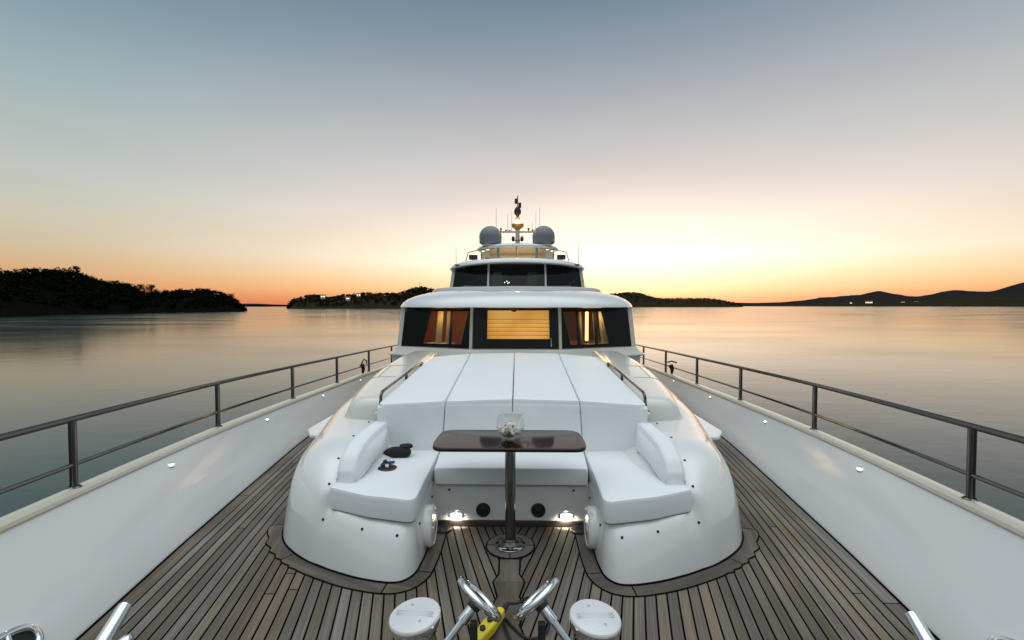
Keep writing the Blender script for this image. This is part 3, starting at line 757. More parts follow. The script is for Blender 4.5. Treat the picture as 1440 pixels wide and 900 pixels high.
mb.box((0,13.1,2.90),(1.2,.04,.03)); 
FB=mb.build('flybridge_bulkhead',FBW,Y)
for s in (-1,1):
    mb=MB(); mb.box((s*.50,11.95,2.85),(.07,.1,.5)); mb.build('hardtop_pillar',pbr('grey_pillar',(.3,.3,.29),.4),HT,bevel=.01)
    mb=MB(); mb.prism([(s*.62,12.0,2.6),(s*.95,12.25,2.6),(s*1.0,12.3,3.0),(s*.78,12.05,3.08)],(0,.03,0)); mb.build('side_screen',FBW,FB)
mb=MB(); mb.tube([(-.02,11.55,2.61),(-.02,11.55,3.1)],.018,8); mb.build('centre_stay',CHROME,HT)
for s in (-1,1):
    g=thing('flybridge_rail',(s*1.2,10.8,2.6),'slim dark tube frame around the roof searchlight facing the '+('wooded island' if s<0 else 'sunset hills'),'rail','tube frames on the wheelhouse roof')
    mb=MB(); mb.tube([(s*1.24,10.75,2.56),(s*1.16,10.8,2.86),(s*.95,10.9,2.93),(s*.55,11.0,2.98)],.012,8); mb.build('top_tube',STEEL,g)
    mb=MB(); mb.tube([(s*.86,10.95,2.6),(s*.86,10.95,2.945)],.01,6); mb.build('post',STEEL,g)
    t=thing('searchlight',(s*1.03,10.7,2.6),'small dark twin searchlight on the wheelhouse roof on the side of the '+('wooded island' if s<0 else 'sunset hills'),'searchlight','searchlights on the wheelhouse roof')
    mb=MB(); mb.lathe([(.06,0),(.05,.03),(.035,.04),(.035,.1)],(s*1.03,10.7,2.57),16); mb.build('pedestal',GEL,t)
    for dx in (-.05,.05):
        rf=Matrix.Rotation(PI/2,3,'X'); mb=MB(); mb.lathe([(0,-.09),(.045,-.08),(.05,.05),(.045,.055),(.03,.04),(0,.035)],(s*1.03+dx,10.68,2.735),16,rf); mb.box((s*1.03+dx,10.7,2.735),(.094,.1,.11)); mb.build('lamp_head',DARKM,t)
    # satellite domes
    x=-.715 if s<0 else .69
    d=thing('satellite_dome',(x,12.1,3.2),'grey satellite dome on the hardtop nearer the '+('wooded island' if s<0 else 'sunset hills'),'satellite dome','satellite domes on the hardtop')
    pr=[(.2,0),(.285,.06),(.30,.10)]+[(.30*math.cos(a),.22+.30*math.sin(a)) for a in [R(q) for q in range(-15,91,7)]]+[(0,.52)]
    mb=MB(); mb.lathe(pr,(x,12.1,3.19),40); mb.build('radome',DOMEM,d)
    mb=MB(); mb.lathe([(.22,0),(.22,.05),(.16,.06)],(x,12.1,3.17),28); mb.build('base_ring',GEL,d)
mb=MB(); mb.lathe([(.0,.16),(.06,.15),(.08,.08),(.05,0)],(-.72,11.2,2.62),16); tag(mb.build('deck_fitting',DARKM),'small dark rounded fitting on the wheelhouse roof beside a searchlight','roof fitting')
# mast
mb=MB(); mb.tube([(0,12.6,3.2),(0,12.6,3.72)],[.07,.055],14)
mb.box((0,12.6,3.63),(1.1,.10,.035)); MAST=mb.build('mast',pbr('mast_paint',(.5,.47,.42),.4),Y)
for x,h in ((-.46,.1),(-.32,.05),(-.22,.04),(.30,.10),(.42,.05),(.52,.09)):
    mb=MB(); mb.lathe([(.02,0),(.015,h*.5),(.035,h*.6),(.03,h*.9),(0,h)],(x,12.6,3.645),12); mb.build('sensor',DARKM,MAST)
for x,z in ((-.12,3.36),(.12,3.36)):
    mb=MB(); mb.lathe([(.03,0),(.045,.03),(.045,.1),(.02,.14),(0,.14)],(x,12.5,z),12); mb.box((x*.6,12.52,z+.03),(abs(x),.02,.02)); mb.build('horn',DARKM,MAST)
mb=MB(); mb.lathe([(.05,3.68),(.09,3.72),(.17,3.78),(.175,3.84),(.15,3.84),(.0,3.8)],(0,12.6,0),24); mb.build('lamp_dish',pbr('brass_dish',(.5,.32,.1),.35,metal=.5),MAST)
mb=MB(); mb.lathe([(0,3.80),(.06,3.81),(.07,3.86),(.045,3.93),(0,3.95)],(0,12.5,0),16); mb.build('mast_lamp',LAMPM,MAST)
mb=MB(); mb.lathe([(.05,3.94),(.055,4.03),(.045,4.04),(0,4.05)],(0,12.6,0),14); mb.tube([(0,12.6,3.75),(0,12.6,3.96)],.03,8); mb.build('lamp_collar',pbr('amber_collar',(.6,.3,.08),.4),MAST)
mb=MB(); mb.lathe([(.03,4.04),(.05,4.09),(.09,4.13),(.10,4.2),(.07,4.28),(.03,4.32)],(0,12.6,0),14); mb.box((.06,12.6,4.36),(.08,.08,.13)); mb.box((-.04,12.6,4.47),(.08,.08,.13)); mb.tube([(0,12.6,4.3),(0,12.6,4.62)],.014,6); mb.build('masthead_unit',BLACK,MAST)
la=bpy.data.lights.new('mast_lamp_light','POINT'); la.energy=2; la.color=(1,.6,.22); la.shadow_soft_size=.06
lo=bpy.data.objects.new('mast_lamp_light',la); COL.objects.link(lo); lo.location=(0,12.35,3.9)
ants=[(-.58,12.4,3.2,4.24,'tall thin whip antenna rising behind the dome toward the wooded island'),(-.16,12.6,3.65,4.2,'thin whip antenna standing on the mast crossbar close to the mast lamp'),(-.27,12.7,3.65,4.15,'very faint whip antenna on the mast crossbar nearer the wooded island'),(.5,12.5,3.2,4.16,'thin whip antenna rising just inside the dome toward the sunset'),(.60,12.4,3.2,4.26,'tallest whip antenna on the sunset side of the mast lamp'),(.40,12.6,3.65,3.9,'short stub antenna on the crossbar end toward the sunset'),(-1.42,10.6,2.5,2.96,'lone short whip antenna on the wheelhouse roof edge facing the wooded island'),(1.42,10.6,2.5,3.07,'lone whip antenna on the wheelhouse roof edge facing the sunset')]
for x,y,z0,z1,lb in ants:
    mb=MB(); mb.tube([(x,y,z0),(x,y,z0+(z1-z0)*.3),(x,y,z1)],[.010,.007,.004],6); tag(mb.build('whip_antenna',DARKM),lb,'antenna','whip antennas of the yacht')

# ------------------------------------------------------------------ guard rails
def offs(y): return .015
for s in (-1,1):
    g=thing('guard_rail',(s*2.5,2.5,.52),'long steel guard rail on the bulwark facing the '+('dark wooded island' if s<0 else 'sunset hills'),'guard rail','guard rails along the bulwarks')
    yy=[-2.3+.25*i for i in range(80)]
    top=[(s*(cxp(y)+offs(y)),y,capz(y)+.03+.40-.0*(y)) for y in yy]
    low=[(s*(cxp(y)+offs(y)),y,capz(y)+.03+.135) for y in yy]
    mb=MB(); mb.tube(top,.019,12); mb.build('top_rail',STEEL,g)
    mb=MB(); mb.tube(low,.0125,8); mb.build('lower_rail',STEEL,g)
    for y in (-2.05,-.5,1.0,2.55 if s<0 else 2.47,4.06,5.56,7.0,8.6,10.2,11.8,13.4,15,16.6):
        x=cxp(y)+offs(y); z=capz(y)+.03
        mb=MB(); mb.tube([(s*x,y,z),(s*x,y,z+.39)],.020,12); mb.lathe([(.036,0),(.036,.006),(.026,.012)],(s*x,y,z),16); mb.build('post',STEEL,g)
# black clamps on the lower rail
for s in (-1,1):
    y=8.25; x=s*(cxp(y)+.015); z=capz(y)
    c=thing('rail_clamp',(x,y,z),'small black clamp hooked on the lower rail near the '+('wooded island' if s<0 else 'sunset hills'),'clamp','black clamps on the guard rails')
    mb=MB(); mb.tube([(x,y,z+.04),(x+.01,y,z+.12),(x-.02,y,z+.2)],[.02,.035,.045],8); mb.build('clamp_body',BLACK,c)
    mb=MB(); mb.tube([(x-.03,y,z+.2),(x+.02,y,z+.29),(x+.07,y,z+.27),(x+.07,y,z+.21)] if s<0 else [(x-.08,y,z+.25),(x,y,z+.27),(x+.09,y,z+.24)],.013,8); mb.build('clamp_hook',BLACK,c)

# ------------------------------------------------------------------ table and bowl
T=thing('pedestal_table',(0,2.98,0),'dark varnished mahogany table on a single chrome pedestal','table')
ol=roundpoly([(-.485,2.785),(.475,2.785),(.492,2.95),(.475,3.225),(-.485,3.225),(-.502,2.95)],[.13,.13,.3,.11,.11,.3],8)
mb=MB(); slab(mb,ol,.693,.716,.009,step=.05); TT=mb.build('tabletop',MAHOG,T,angle=60)
mb=MB(); o2=dense(offset(ol,.0015),.05); mb.tube([(x,y,.708) for x,y in o2],.0055,6,closed=True); mb.build('edge_inlay',INLAY,TT)
mb=MB(); mb.tube([(0,2.98,.0),(0,2.98,.68)],.035,24); mb.lathe([(.11,.672),(.11,.682),(.05,.686),(.0,.688)],(0,2.98,0),24); mb.build('pedestal',pbr('pedestal_steel',(.20,.205,.20),.12,metal=1),T)
mb=MB(); mb.lathe([(.10,.008),(.10,.016),(.092,.023),(.060,.026),(.052,.04),(.050,.055),(.0385,.058)],(0,2.98,0),36)
for k in range(6):
    a=k*PI/3+.3; mb.lathe([(.008,.02),(.008,.027),(0,.028)],(.078*math.cos(a),2.98+.078*math.sin(a),0),8,mi=1)
mb.build('base_flange',[pbr('flange_steel',(.3,.3,.29),.15,metal=1),BLACK],T)
Bz=.7165; bc=(0.0,3.0)
mb=MB(); prof=[(0,.002),(.030,.002),(.050,.008),(.072,.026),(.088,.055),(.095,.088),(.091,.122),(.078,.155),(.076,.157)]
inn=[(.074,.155),(.087,.122),(.091,.088),(.084,.057),(.068,.030),(.046,.013),(0,.010)]
mb.lathe(prof+inn,(bc[0],bc[1],Bz),40); tag(mb.build('glass_bowl',BOWLG,angle=60),'round clear glass bowl of flowers on the dark table','bowl')
mb=MB(); rnd=random.Random(3)
def petal_ball(c,r,n,mi):
    for k in range(n):
        z=rnd.uniform(-.35,1); a=rnd.uniform(0,2*PI); q=math.sqrt(max(0,1-z*z)); d=Vector((q*math.cos(a),q*math.sin(a),z)); p=Vector(c)+d*r*rnd.uniform(.7,1)
        t=d.cross(Vector((rnd.uniform(-1,1),rnd.uniform(-1,1),rnd.uniform(-1,1)))).normalized(); b=d.cross(t); w=r*rnd.uniform(.35,.55)
        mb.add([p-t*w*.6,p+b*w*.5+d*w*.3,p+t*w*.7+d*w*.15,p-b*w*.5+d*w*.3],[(0,1,2,3)],mi)
petal_ball((bc[0]+.0,bc[1]-.01,Bz+.076),.040,110,0); petal_ball((bc[0]-.046,bc[1]-.025,Bz+.056),.030,80,0); petal_ball((bc[0]+.046,bc[1]-.01,Bz+.058),.030,80,0); petal_ball((bc[0]-.01,bc[1]+.045,Bz+.055),.028,50,0); petal_ball((bc[0]+.02,bc[1]-.05,Bz+.05),.022,50,0)
for k in range(90):
    a=rnd.uniform(0,2*PI); r0=rnd.uniform(.01,.068); p=Vector((bc[0]+r0*math.cos(a),bc[1]+r0*math.sin(a),Bz+.018+rnd.uniform(0,.028)+ (r0/.07)**2*.008)); d=Vector((rnd.uniform(-1,1),rnd.uniform(-1,1),rnd.uniform(-.2,.4))).normalized()*.022; e=Vector((-d.y,d.x,0))*.3
    mb.add([p-d,p+e,p+d,p-e],[(0,1,2,3)],1)
tag(mb.build('flower_arrangement',[PETAL,LEAF],angle=80),'white blossoms with green leaves lying in the glass bowl','flowers')

# ------------------------------------------------------------------ things on the corner seat
pch=thing('camera_pouch',(-.86,3.38,.455),'black fabric camera pouch lying in the settee corner','pouch')
def blob(mb,c,rad,rot=0.,n=14,seed=0,am=.12,mi=None):
    rows=[]; rd=random.Random(seed); ph=[rd.uniform(0,6) for _ in range(4)]
    for i in range(n+1):
        th=PI*i/n; row=[]
        for k in range(20):
            a=2*PI*k/20; w=1+am*math.sin(2*a+ph[0])*math.sin(th)+am*.6*math.sin(3*a+ph[1]+2*th)
            q=Vector((rad[0]*math.copysign(abs(math.sin(th)*math.cos(a))**.75,math.sin(th)*math.cos(a))*w,rad[1]*math.copysign(abs(math.sin(th)*math.sin(a))**.75,math.sin(th)*math.sin(a))*w,rad[2]*math.cos(th)))
            row.append(Matrix.Rotation(rot,3,'Z')@q+Vector(c))
        rows.append(row)
    mb.grid(rows,True,mi=mi)
mb=MB(); blob(mb,(-.86,3.38,.49),(.095,.055,.048),.25,seed=4); mb.build('pouch_body',BLACKF,pch)
mb=MB(); blob(mb,(-.80,3.41,.535),(.05,.035,.018),.3,seed=5); mb.build('pouch_flap',BLACKF,pch)
mb=MB(); mb.tube([tuple(v) for v in crom([(-.94,3.36,.47),(-.965,3.33,.47),(-.945,3.30,.467),(-.90,3.31,.467)],5)],.008,6); mb.build('strap',BLACKF,pch)
sm_=thing('suction_mount',(-.865,3.13,.46),'black round suction mount with blue lever on the corner seat','suction mount')
x,y,z=-.865,3.13,.463
mb=MB(); mb.lathe([(.066,0),(.068,.006),(.058,.012),(.03,.018),(0,.02)],(x,y,z),30); mb.build('suction_cup',BLACK,sm_)
mb=MB(); mb.lathe([(.032,.015),(.030,.035),(.018,.042),(.012,.06),(0,.062)],(x-.012,y,z),18); mb.box((x+.01,y-.03,z+.032),(.022,.012,.018),mi=1); mb.build('mount_hub',[BLACK,GEL],sm_)
mb=MB(); mb.tube([(x,y,z+.04),(x+.055,y-.01,z+.05)],[.012,.010],8); mb.build('lever',BLUE,sm_)

# ------------------------------------------------------------------ bow hardware
for s in (-1,1):
    x=-.351 if s<0 else .359; y=1.75
    b=thing('mooring_bollard',(x,y,0),('chrome mooring bollard beside the yellow pendant control' if s<0 else 'chrome mooring bollard on the far side from the yellow control'),'bollard','chrome mooring bollards on the foredeck')
    tilt=Matrix.Rotation(s*R(5),3,'Y')@Matrix.Rotation(R(2),3,'X')
    mb=MB(); mb.lathe([(.135,-.38),(.135,-.36),(.105,-.34),(.082,-.30),(.080,-.08),(.094,-.045),(.101,-.03),(.101,-.012)],(x,y,.385),40,tilt); mb.build('drum',CHROME,b)
    CAPM=pbr('brushed_cap',(.86,.85,.84),.26,metal=.45,rvar=.06,vscale=5)
    mb=MB(); mb.lathe([(.101,-.012),(.101,-.004),(.097,.001),(.05,.004),(0,.005)],(x,y,.385),40,tilt)
    for q in (-.012,-.004,.004,.012): mb.tube([V((x,y,.385))+tilt@V((-.075,q-s*.012,.0042)),V((x,y,.385))+tilt@V((.075,q+s*.012,.0042))],.0012,4,mi=1)
    for dx,dy in ((.03,-.045),(-.02,.05)): mb.lathe([(.007,.003),(.006,.0055),(0,.006)],V((x,y,.385))+tilt@V((dx,dy,0)),10,tilt,mi=1)
    mb.build('top_cap',[CAPM,pbr('etched_mark',(.5,.5,.5),.5,metal=.6)],b)
    # brake handwheel of the windlass
    c=V((-.125,1.98,.288)) if s<0 else V((.146,1.98,.292))
    ax=V((-s*.64,.37,.68)).normalized()
    h=thing('windlass_handwheel',(x*.8,1.95,0),'chrome windlass handwheel on a slanted shaft, '+('over the yellow pendant control' if s<0 else 'with the loose black cable beneath'),'handwheel','windlass handwheels on the foredeck')
    rot=V((0,0,1)).rotation_difference(ax).to_matrix()
    mb=MB(); rr=.110; mb.tube([c+rot@V((rr*math.cos(2*PI*k/40),rr*math.sin(2*PI*k/40),.012)) for k in range(40)],.0165,12,closed=True); W=mb.build('rim',CHROME,h)
    for k in range(3):
        a=2*PI*k/3+.4; mb=MB(); mb.tube([c,c+rot@V((rr*.95*math.cos(a),rr*.95*math.sin(a),.01))],.010,8); mb.build('spoke',CHROME,h)
    mb=MB(); mb.lathe([(.0,-.035),(.03,-.035),(.034,-.01),(.034,.012),(.02,.022),(0,.024)],c,20,rot); mb.build('hub',DARKM,h)
    e=c-ax*.36
    mb=MB(); mb.tube([c-ax*.03,c-ax*.10],.024,14); mb.tube([c-ax*.10,e],.0155,12); mb.build('shaft',CHROME,h)
    mb=MB(); p=c+V((-s*-.0,.0,0)); px=c.x-s*(-.02); mb.box((c.x+s*.012,c.y-.05,.115),(.032,.03,.23)); mb.build('support_post',BLACK,h,bevel=.004)
    mb=MB(); mb.lathe([(.045,0),(.045,.03),(.035,.05),(.03,.11),(0,.115)],(e.x,e.y,max(0,e.z-.10)),20); mb.build('gearbox',DARKM,h)
# yellow pendant control with its cable
pc=thing('pendant_control',(-.11,1.97,0),'bright yellow hand-held pendant control lying under the handwheel','pendant control')
rz=Matrix.Rotation(R(-32),3,'Z')@Matrix.Rotation(R(6),3,'X')
def pm(u,v,w): return tuple(rz@V((u,v,w))+V((-.085,2.15,.05)))
mb=MB(); slab(mb,roundpoly([(-.028,-.12),(.028,-.12),(.034,.0),(.024,.07),(.022,.115),(-.022,.115),(-.024,.07),(-.034,0)],.02,4),-.024,.026,.012,fmap=pm,step=.04); mb.build('control_body',YELLOW,pc)
for v in (-.05,.01):
    mb=MB(); mb.lathe([(.014,0),(.014,.012),(0,.014)],pm(0,v,.025),12,rz); mb.build('button',BLACK,pc)
mb=MB(); mb.tube([pm(0,.115,0),pm(0,.165,.005)],[.018,.010],10); mb.build('cable_gland',BLACK,pc)
st=V(pm(0,.165,.005))
mb=MB(); mb.tube([tuple(v) for v in crom([st,st+V((.05,.035,-.02)),(.12,2.42,.02),(.20,2.34,.014),(.20,2.18,.014),(.11,2.12,.014),(.03,2.20,.014),(-.02,2.27,.014),(.0,2.16,.02),(.05,2.0,.014),(.08,1.7,.014)],8)],.0065,8); mb.build('cable',BLACK,pc)
# cleats by the bulwark
for s in (-1,1):
    c=thing('mooring_cleat',(s*1.86,1.90,0),'polished mooring cleat on the deck beside the '+('wooded-island' if s<0 else 'sunset-side')+' bulwark','cleat','mooring cleats on the foredeck')
    def cp(u,v,w):
        d=V((s*.16,1,0)).normalized(); n=V((d.y,-d.x,0)); return V((s*1.80 if s<0 else s*1.855,1.93,0))+d*u+n*v+V((0,0,w))
    mb=MB(); ol=roundpoly([(-.13,-.045),(.13,-.045),(.13,.045),(-.13,.045)],.04,5)
    slab(mb,ol,.005,.022,.008,fmap=lambda x,y,z:tuple(cp(x,y,z))); mb.build('base_plate',CHROME,c)
    for e in (1,-1):
        P=[cp(0,0,.075),cp(e*.05,0,.10),cp(e*.11,0,.130),cp(e*.165,0,.158),cp(e*.183,0,.166)]
        cr=crom(P,5); mb=MB(); mb.tube([tuple(v) for v in cr],[.036-.008*k/len(cr) if k<len(cr)-3 else (.026,.018,.005)[k-len(cr)+3] for k in range(len(cr))],14); mb.build('horn',CHROME,c)
    for u in (-.06,.06):
        mb=MB(); mb.tube([cp(u,0,.015),cp(u*.8,0,.10)],[.036,.03],14); mb.build('leg',CHROME,c)
    mb=MB(); mb.tube([cp(.03,-s*.03,.03),cp(.05,-s*.085,.075),cp(.055,-s*.10,.082),cp(.056,-s*.105,.083)],[.034,.030,.022,.006],14); mb.build('side_stub',CHROME,c)
    # oval fairlead on the bulwark
    f=thing('fairlead',(s*2.1,1.7,.12),'oval chrome fairlead set into the bulwark on the '+('wooded-island' if s<0 else 'sunset')+' side','fairlead','oval fairleads in the bulwarks')
    def fp(u,v,d=0.):
        yq=1.70+u; t=.24+v/.56; xx=hx(yq)+(cxp(yq)-.035-hx(yq))*max(.0,t)**1.12; return (s*(xx-d*.88),yq,max(.002,capz(yq)*t+d*.45))
    ov=[]
    for k in range(44):
        a=2*PI*k/44; u=.26*math.copysign(abs(math.cos(a))**.8,math.cos(a)); v=.075*math.copysign(abs(math.sin(a))**.8,math.sin(a)); ov.append((u,v))
    mb=MB(); mb.tube([fp(u,v,.012) for u,v in ov],.017,10,closed=True); mb.build('rim',CHROME,f)
    mb=MB(); mb.poly([fp(u*.95,v*.9,.006) for u,v in ov]); mb.build('throat',BLACK,f)
    for u in (.16,-.16):
        mb=MB(); mb.tube([fp(u,-.075,.014),fp(u-.03,0,.03),fp(u,.075,.014)],.012,10); mb.build('roller',CHROME,f)

# ------------------------------------------------------------------ water
def water():
    mb=MB(); n=64; rr=[0,4,9,16,30,60,120,300,800,2500,8000,30000]
    rows=[[(r*math.cos(2*PI*k/n),r*math.sin(2*PI*k/n)+3,WATER) for k in range(n)] for r in rr[1:]]
    mb.grid(rows,True); mb.poly(rows[0])
    m=bpy.data.materials.new('calm_sea'); N,L=nt(m); b=N['Principled BSDF']
    b.inputs['Base Color'].default_value=(.004,.032,.036,1); b.inputs['Roughness'].default_value=.13; b.inputs['IOR'].default_value=1.29
    b.inputs['Specular IOR Level'].default_value=.5
    geo=N.new('ShaderNodeNewGeometry'); mp=N.new('ShaderNodeMapping'); L.new(geo.outputs['Position'],mp.inputs[0]); mp.inputs['Scale'].default_value=(.5,1.1,1); mp.inputs['Rotation'].default_value=(0,0,R(12))
    t1=N.new('ShaderNodeTexNoise'); t1.inputs['Scale'].default_value=.8; t1.inputs['Detail'].default_value=4; L.new(mp.outputs[0],t1.inputs['Vector'])
    t2=N.new('ShaderNodeTexNoise'); t2.inputs['Scale'].default_value=.06; t2.inputs['Detail'].default_value=4; L.new(mp.outputs[0],t2.inputs['Vector'])
    cam=N.new('ShaderNodeVectorMath'); cam.operation='LENGTH'; L.new(geo.outputs['Position'],cam.inputs[0])
    fade=N.new('ShaderNodeMapRange'); fade.inputs['From Min'].default_value=10; fade.inputs['From Max'].default_value=300; fade.inputs['To Min'].default_value=.045; fade.inputs['To Max'].default_value=.007; L.new(cam.outputs['Value'],fade.inputs['Value'])
    ad=N.new('ShaderNodeMath'); ad.operation='MULTIPLY_ADD'; L.new(t2.outputs['Fac'],ad.inputs[0]); ad.inputs[1].default_value=3.; L.new(t1.outputs['Fac'],ad.inputs[2])
    bp=N.new('ShaderNodeBump'); bp.inputs['Distance'].default_value=.25; L.new(fade.outputs['Result'],bp.inputs['Strength']); L.new(ad.outputs[0],bp.inputs['Height']); L.new(bp.outputs[0],b.inputs['Normal'])
    rm=N.new('ShaderNodeMapRange'); rm.inputs['From Min'].default_value=.35; rm.inputs['From Max'].default_value=.65; rm.inputs['To Min'].default_value=.09; rm.inputs['To Max'].default_value=.16; L.new(t2.outputs['Fac'],rm.inputs['Value']); L.new(rm.outputs['Result'],b.inputs['Roughness'])
    tag(mb.build('water',m),'calm dark teal sea mirroring the sunset sky','water',kind='structure')
water()

# ------------------------------------------------------------------ islands and hills
def noise1(x,sd): return math.sin(x*.13+sd)+.5*math.sin(x*.31+sd*2.1)+.3*math.sin(x*.77+sd*3.3)
def hills(name,ridge,mat,label,shore=.68,back=1.35,sub=6,rough=0.,sd=1.,lower=0.):
    cr=crom(ridge,sub); rows=[[],[],[],[],[],[]]
    for i,p in enumerate(cr):
        d=V((p.x,p.y,0)); h=max(.2,p.z-lower-WATER)
        for j,(f,hh) in enumerate(((shore,-.3),(shore+.015,1.5/h if h>1.5 else .5),(shore+(1-shore)*.45,.55),(1,1),(1+(back-1)*.5,.6),(back,-.3))):
            q=d*f; nz=rough*noise1(i*3+j*17,sd) if 0<j<5 else 0
            rows[j].append((q.x,q.y,WATER+(h*hh if hh>0 else -1)+nz))
    mb=MB(); mb.grid(rows); o=mb.build(name,mat,angle=80); return tag(o,label,'hills',kind='structure'),cr
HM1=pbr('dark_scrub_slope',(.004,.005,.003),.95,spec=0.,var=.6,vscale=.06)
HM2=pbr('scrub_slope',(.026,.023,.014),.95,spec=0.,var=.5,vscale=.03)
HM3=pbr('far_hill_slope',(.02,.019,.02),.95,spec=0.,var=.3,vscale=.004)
I1=[(-310.8,218.6,17.6),(-300.4,232.7,20.5),(-287.9,248,22.9),(-299,283.3,26.7),(-302.8,300.5,26.4),(-305.2,315.4,23.6),(-306.3,324.6,21.6),(-307.1,333.9,20.6),(-307.7,349.9,20.4),(-307.8,356.3,17.4),(-307.7,364.2,14.3),(-306.4,383,14.9),(-303,407.4,17.7),(-299.3,425.2,19),(-296.5,436.1,17.4),(-292.7,449.3,13.6),(-288.5,461.9,6.7),(-285.5,470.1,-1.6)]
I1=[(-420,120,12),(-360,170,15)]+I1
I2=[(-375.4,729,-1.5),(-365.1,734.2,12),(-341.1,745.6,19.2),(-321.3,754.4,14.6),(-300.7,762.8,18.4),(-268.6,774.7,22.3),(-235.2,785.5,22.5),(-212.2,792,22.7),(-194.6,796.6,29),(-176.7,800.7,34.2),(-158.6,804.5,31.8),(-115.5,811.8,24.4),(-14,819.9,16.9),(60,830,8),(110,840,-1)]
I3=[(129.5,1695.1,28),(258.9,1680.2,38.2),(309.4,1671.6,43.2),(383.4,1656.2,50.5),(431.5,1644.3,47.5),(490.2,1627.8,29.4),(569,1602,28.9),(654,1569.2,25.9),(724,1538.1,11.1),(743.3,1528.9,-1)]
I4=[(600,4200,14),(1000,4130,20),(1406.2,3957.6,24),(1812.5,3788.8,27),(2080.8,3648.3,30),(2242.2,3551.4,53),(2310,3508,66),(2390.5,3453.4,72),(2490,3384,84),(2574.2,3318.7,106),(2640,3268,88),(2709.3,3209.4,68),(2790,3140,78),(2867.8,3068.6,106),(2984.6,2955,92.1),(3087.8,2847.1,145.3),(3230.9,2683.6,165.3),(3403.9,2460.5,113.9),(3800,1900,90)]
I5=[(-1420,2050,10),(-1360.6,2097.3,11.5),(-1262.3,2157.9,11.8),(-1183.2,2202.3,7.8),(-1099.3,2245.3,6.9),(-900,2300,3)]
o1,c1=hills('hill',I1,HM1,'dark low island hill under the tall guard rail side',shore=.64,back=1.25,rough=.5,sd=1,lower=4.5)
o2,c2=hills('hill',I2,HM2,'brownish wooded headland behind the wheelhouse',shore=.86,back=1.12,rough=.6,sd=2,lower=2.5)
o3,c3=hills('hill',I3,HM2,'low brown ridge directly under the sunset glow',shore=.93,back=1.1,rough=.8,sd=3,lower=2)
o4,c4=hills('hill',I4,HM3,'long slate grey range of rolling far hills',shore=.86,back=1.15,sub=10,rough=1.6,sd=4)
I6=[(1300,3500,-1),(1500,3300,8),(1720,3120,16),(1960,2960,26),(2150,2790,24),(2300,2640,34),(2450,2450,46),(2600,2250,40),(2800,1950,50),(3000,1700,40)]
o6,c6=hills('hill',I6,HM2,'dark low foothills in front of the slate grey range',shore=.94,back=1.1,rough=1.2,sd=6)
o5,c5=hills('hill',I5,HM3,'thin far strip of land between the two wooded islands',shore=.97,back=1.05,sd=5)
def leafmat(name,c): 
    m=pbr(name,c,.9,spec=0.,var=.55,vscale=.25,vcol=[v*1.9 for v in c]); return m
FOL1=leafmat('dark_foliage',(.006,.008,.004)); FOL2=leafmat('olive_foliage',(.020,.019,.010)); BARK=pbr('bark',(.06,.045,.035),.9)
def crown(mb,c,r,h,n,rd,leaf):
    """many small leaf faces gathered in clumps"""
    cl=[(V((rd.gauss(0,.45)*r,rd.gauss(0,.45)*r,rd.uniform(.1,1)*h)),rd.uniform(.3,.55)*r) for _ in range(max(4,n//18))]
    for k in range(n):
        q,cr_=rd.choice(cl); d=V((rd.gauss(0,1),rd.gauss(0,1),rd.gauss(0,.8))).normalized()*cr_*rd.random()**.4
        p=V(c)+q+d; a=V((rd.uniform(-1,1),rd.uniform(-1,1),rd.uniform(-.6,.6))).normalized()*leaf*rd.uniform(.6,1.4); b=V((rd.uniform(-1,1),rd.uniform(-1,1),rd.uniform(-.6,.6))).normalized()*leaf*rd.uniform(.6,1.4)
        mb.add([p-a,p+b,p+a,p-b],[(0,1,2,3)])
def wood(name,cr,shore,mat,label,count,size,leaf,nl,seed,lower):
    rd=random.Random(seed); mb=MB()
    for k in range(count):
        t=rd.random()*(len(cr)-2); i=int(t); p=cr[i].lerp(cr[i+1],t-i); f=shore+.02+(1.02-shore)*rd.random()**.75; h=max(0,p.z-lower-WATER)
        g=(f-shore)/(1-shore); hh=.55*min(1,g/.45) if g<.45 else .55+.45*min(1,(g-.45)/.55)
        s=size*rd.uniform(.55,1.15)
        if h<4: s*=.6
        crown(mb,(p.x*f,p.y*f,WATER+h*hh+s*.1),s*.6,s*.75,nl,rd,leaf)
    tag(mb.build(name,mat,angle=180),label,'woodland',kind='stuff')
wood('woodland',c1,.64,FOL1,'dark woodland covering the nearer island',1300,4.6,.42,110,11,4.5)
wood('woodland',c2,.86,FOL2,'olive woodland covering the headland behind the yacht',1000,5.2,.7,64,12,2.5)
wood('woodland',c3,.93,FOL2,'sparse scrub along the low ridge under the sunset',700,4,1.1,26,13,2)
def tree(loc,h,r,label,seed,mat=FOL1):
    t=thing('pine_tree',loc,label,'tree','single trees on the island skylines'); rd=random.Random(seed); x,y,z=loc
    mb=MB(); mb.tube([(x,y,z-2),(x+.3,y,z+h*.4),(x,y+.2,z+h*.75)],[h*.045,h*.03,h*.015],7)
    for k in range(3): mb.tube([(x+.2,y,z+h*(.4+.1*k)),(x+rd.uniform(-1,1)*r*.6,y+rd.uniform(-1,1)*r*.6,z+h*(.6+.1*k))],[h*.016,h*.006],5)
    mb.build('trunk',BARK,t); mb=MB(); crown(mb,(x,y,z+h*.4),r,h*.6,420,rd,.5); mb.build('crown',mat,t)
tree((-302.5,306,19),9,3.2,'lone round pine poking above the highest slope of the nearer island',1)
tree((-303,360,9),9,4.2,'broad flat pine in the skyline gap of the nearer island',2)
tree((-304,371,9),9.5,4.0,'bushy pine just past the skyline gap of the nearer island',3)
tree((-291,452,6),7,3.6,'small pine on the low point ending the nearer island',4)
tree((-364,735,3),10,4.5,'leaning pine at the tip of the headland by the narrow strait',5,FOL2)
tree((-338,747,7),13,5.5,'tall rounded pine on the headland just in from its tip',6,FOL2)
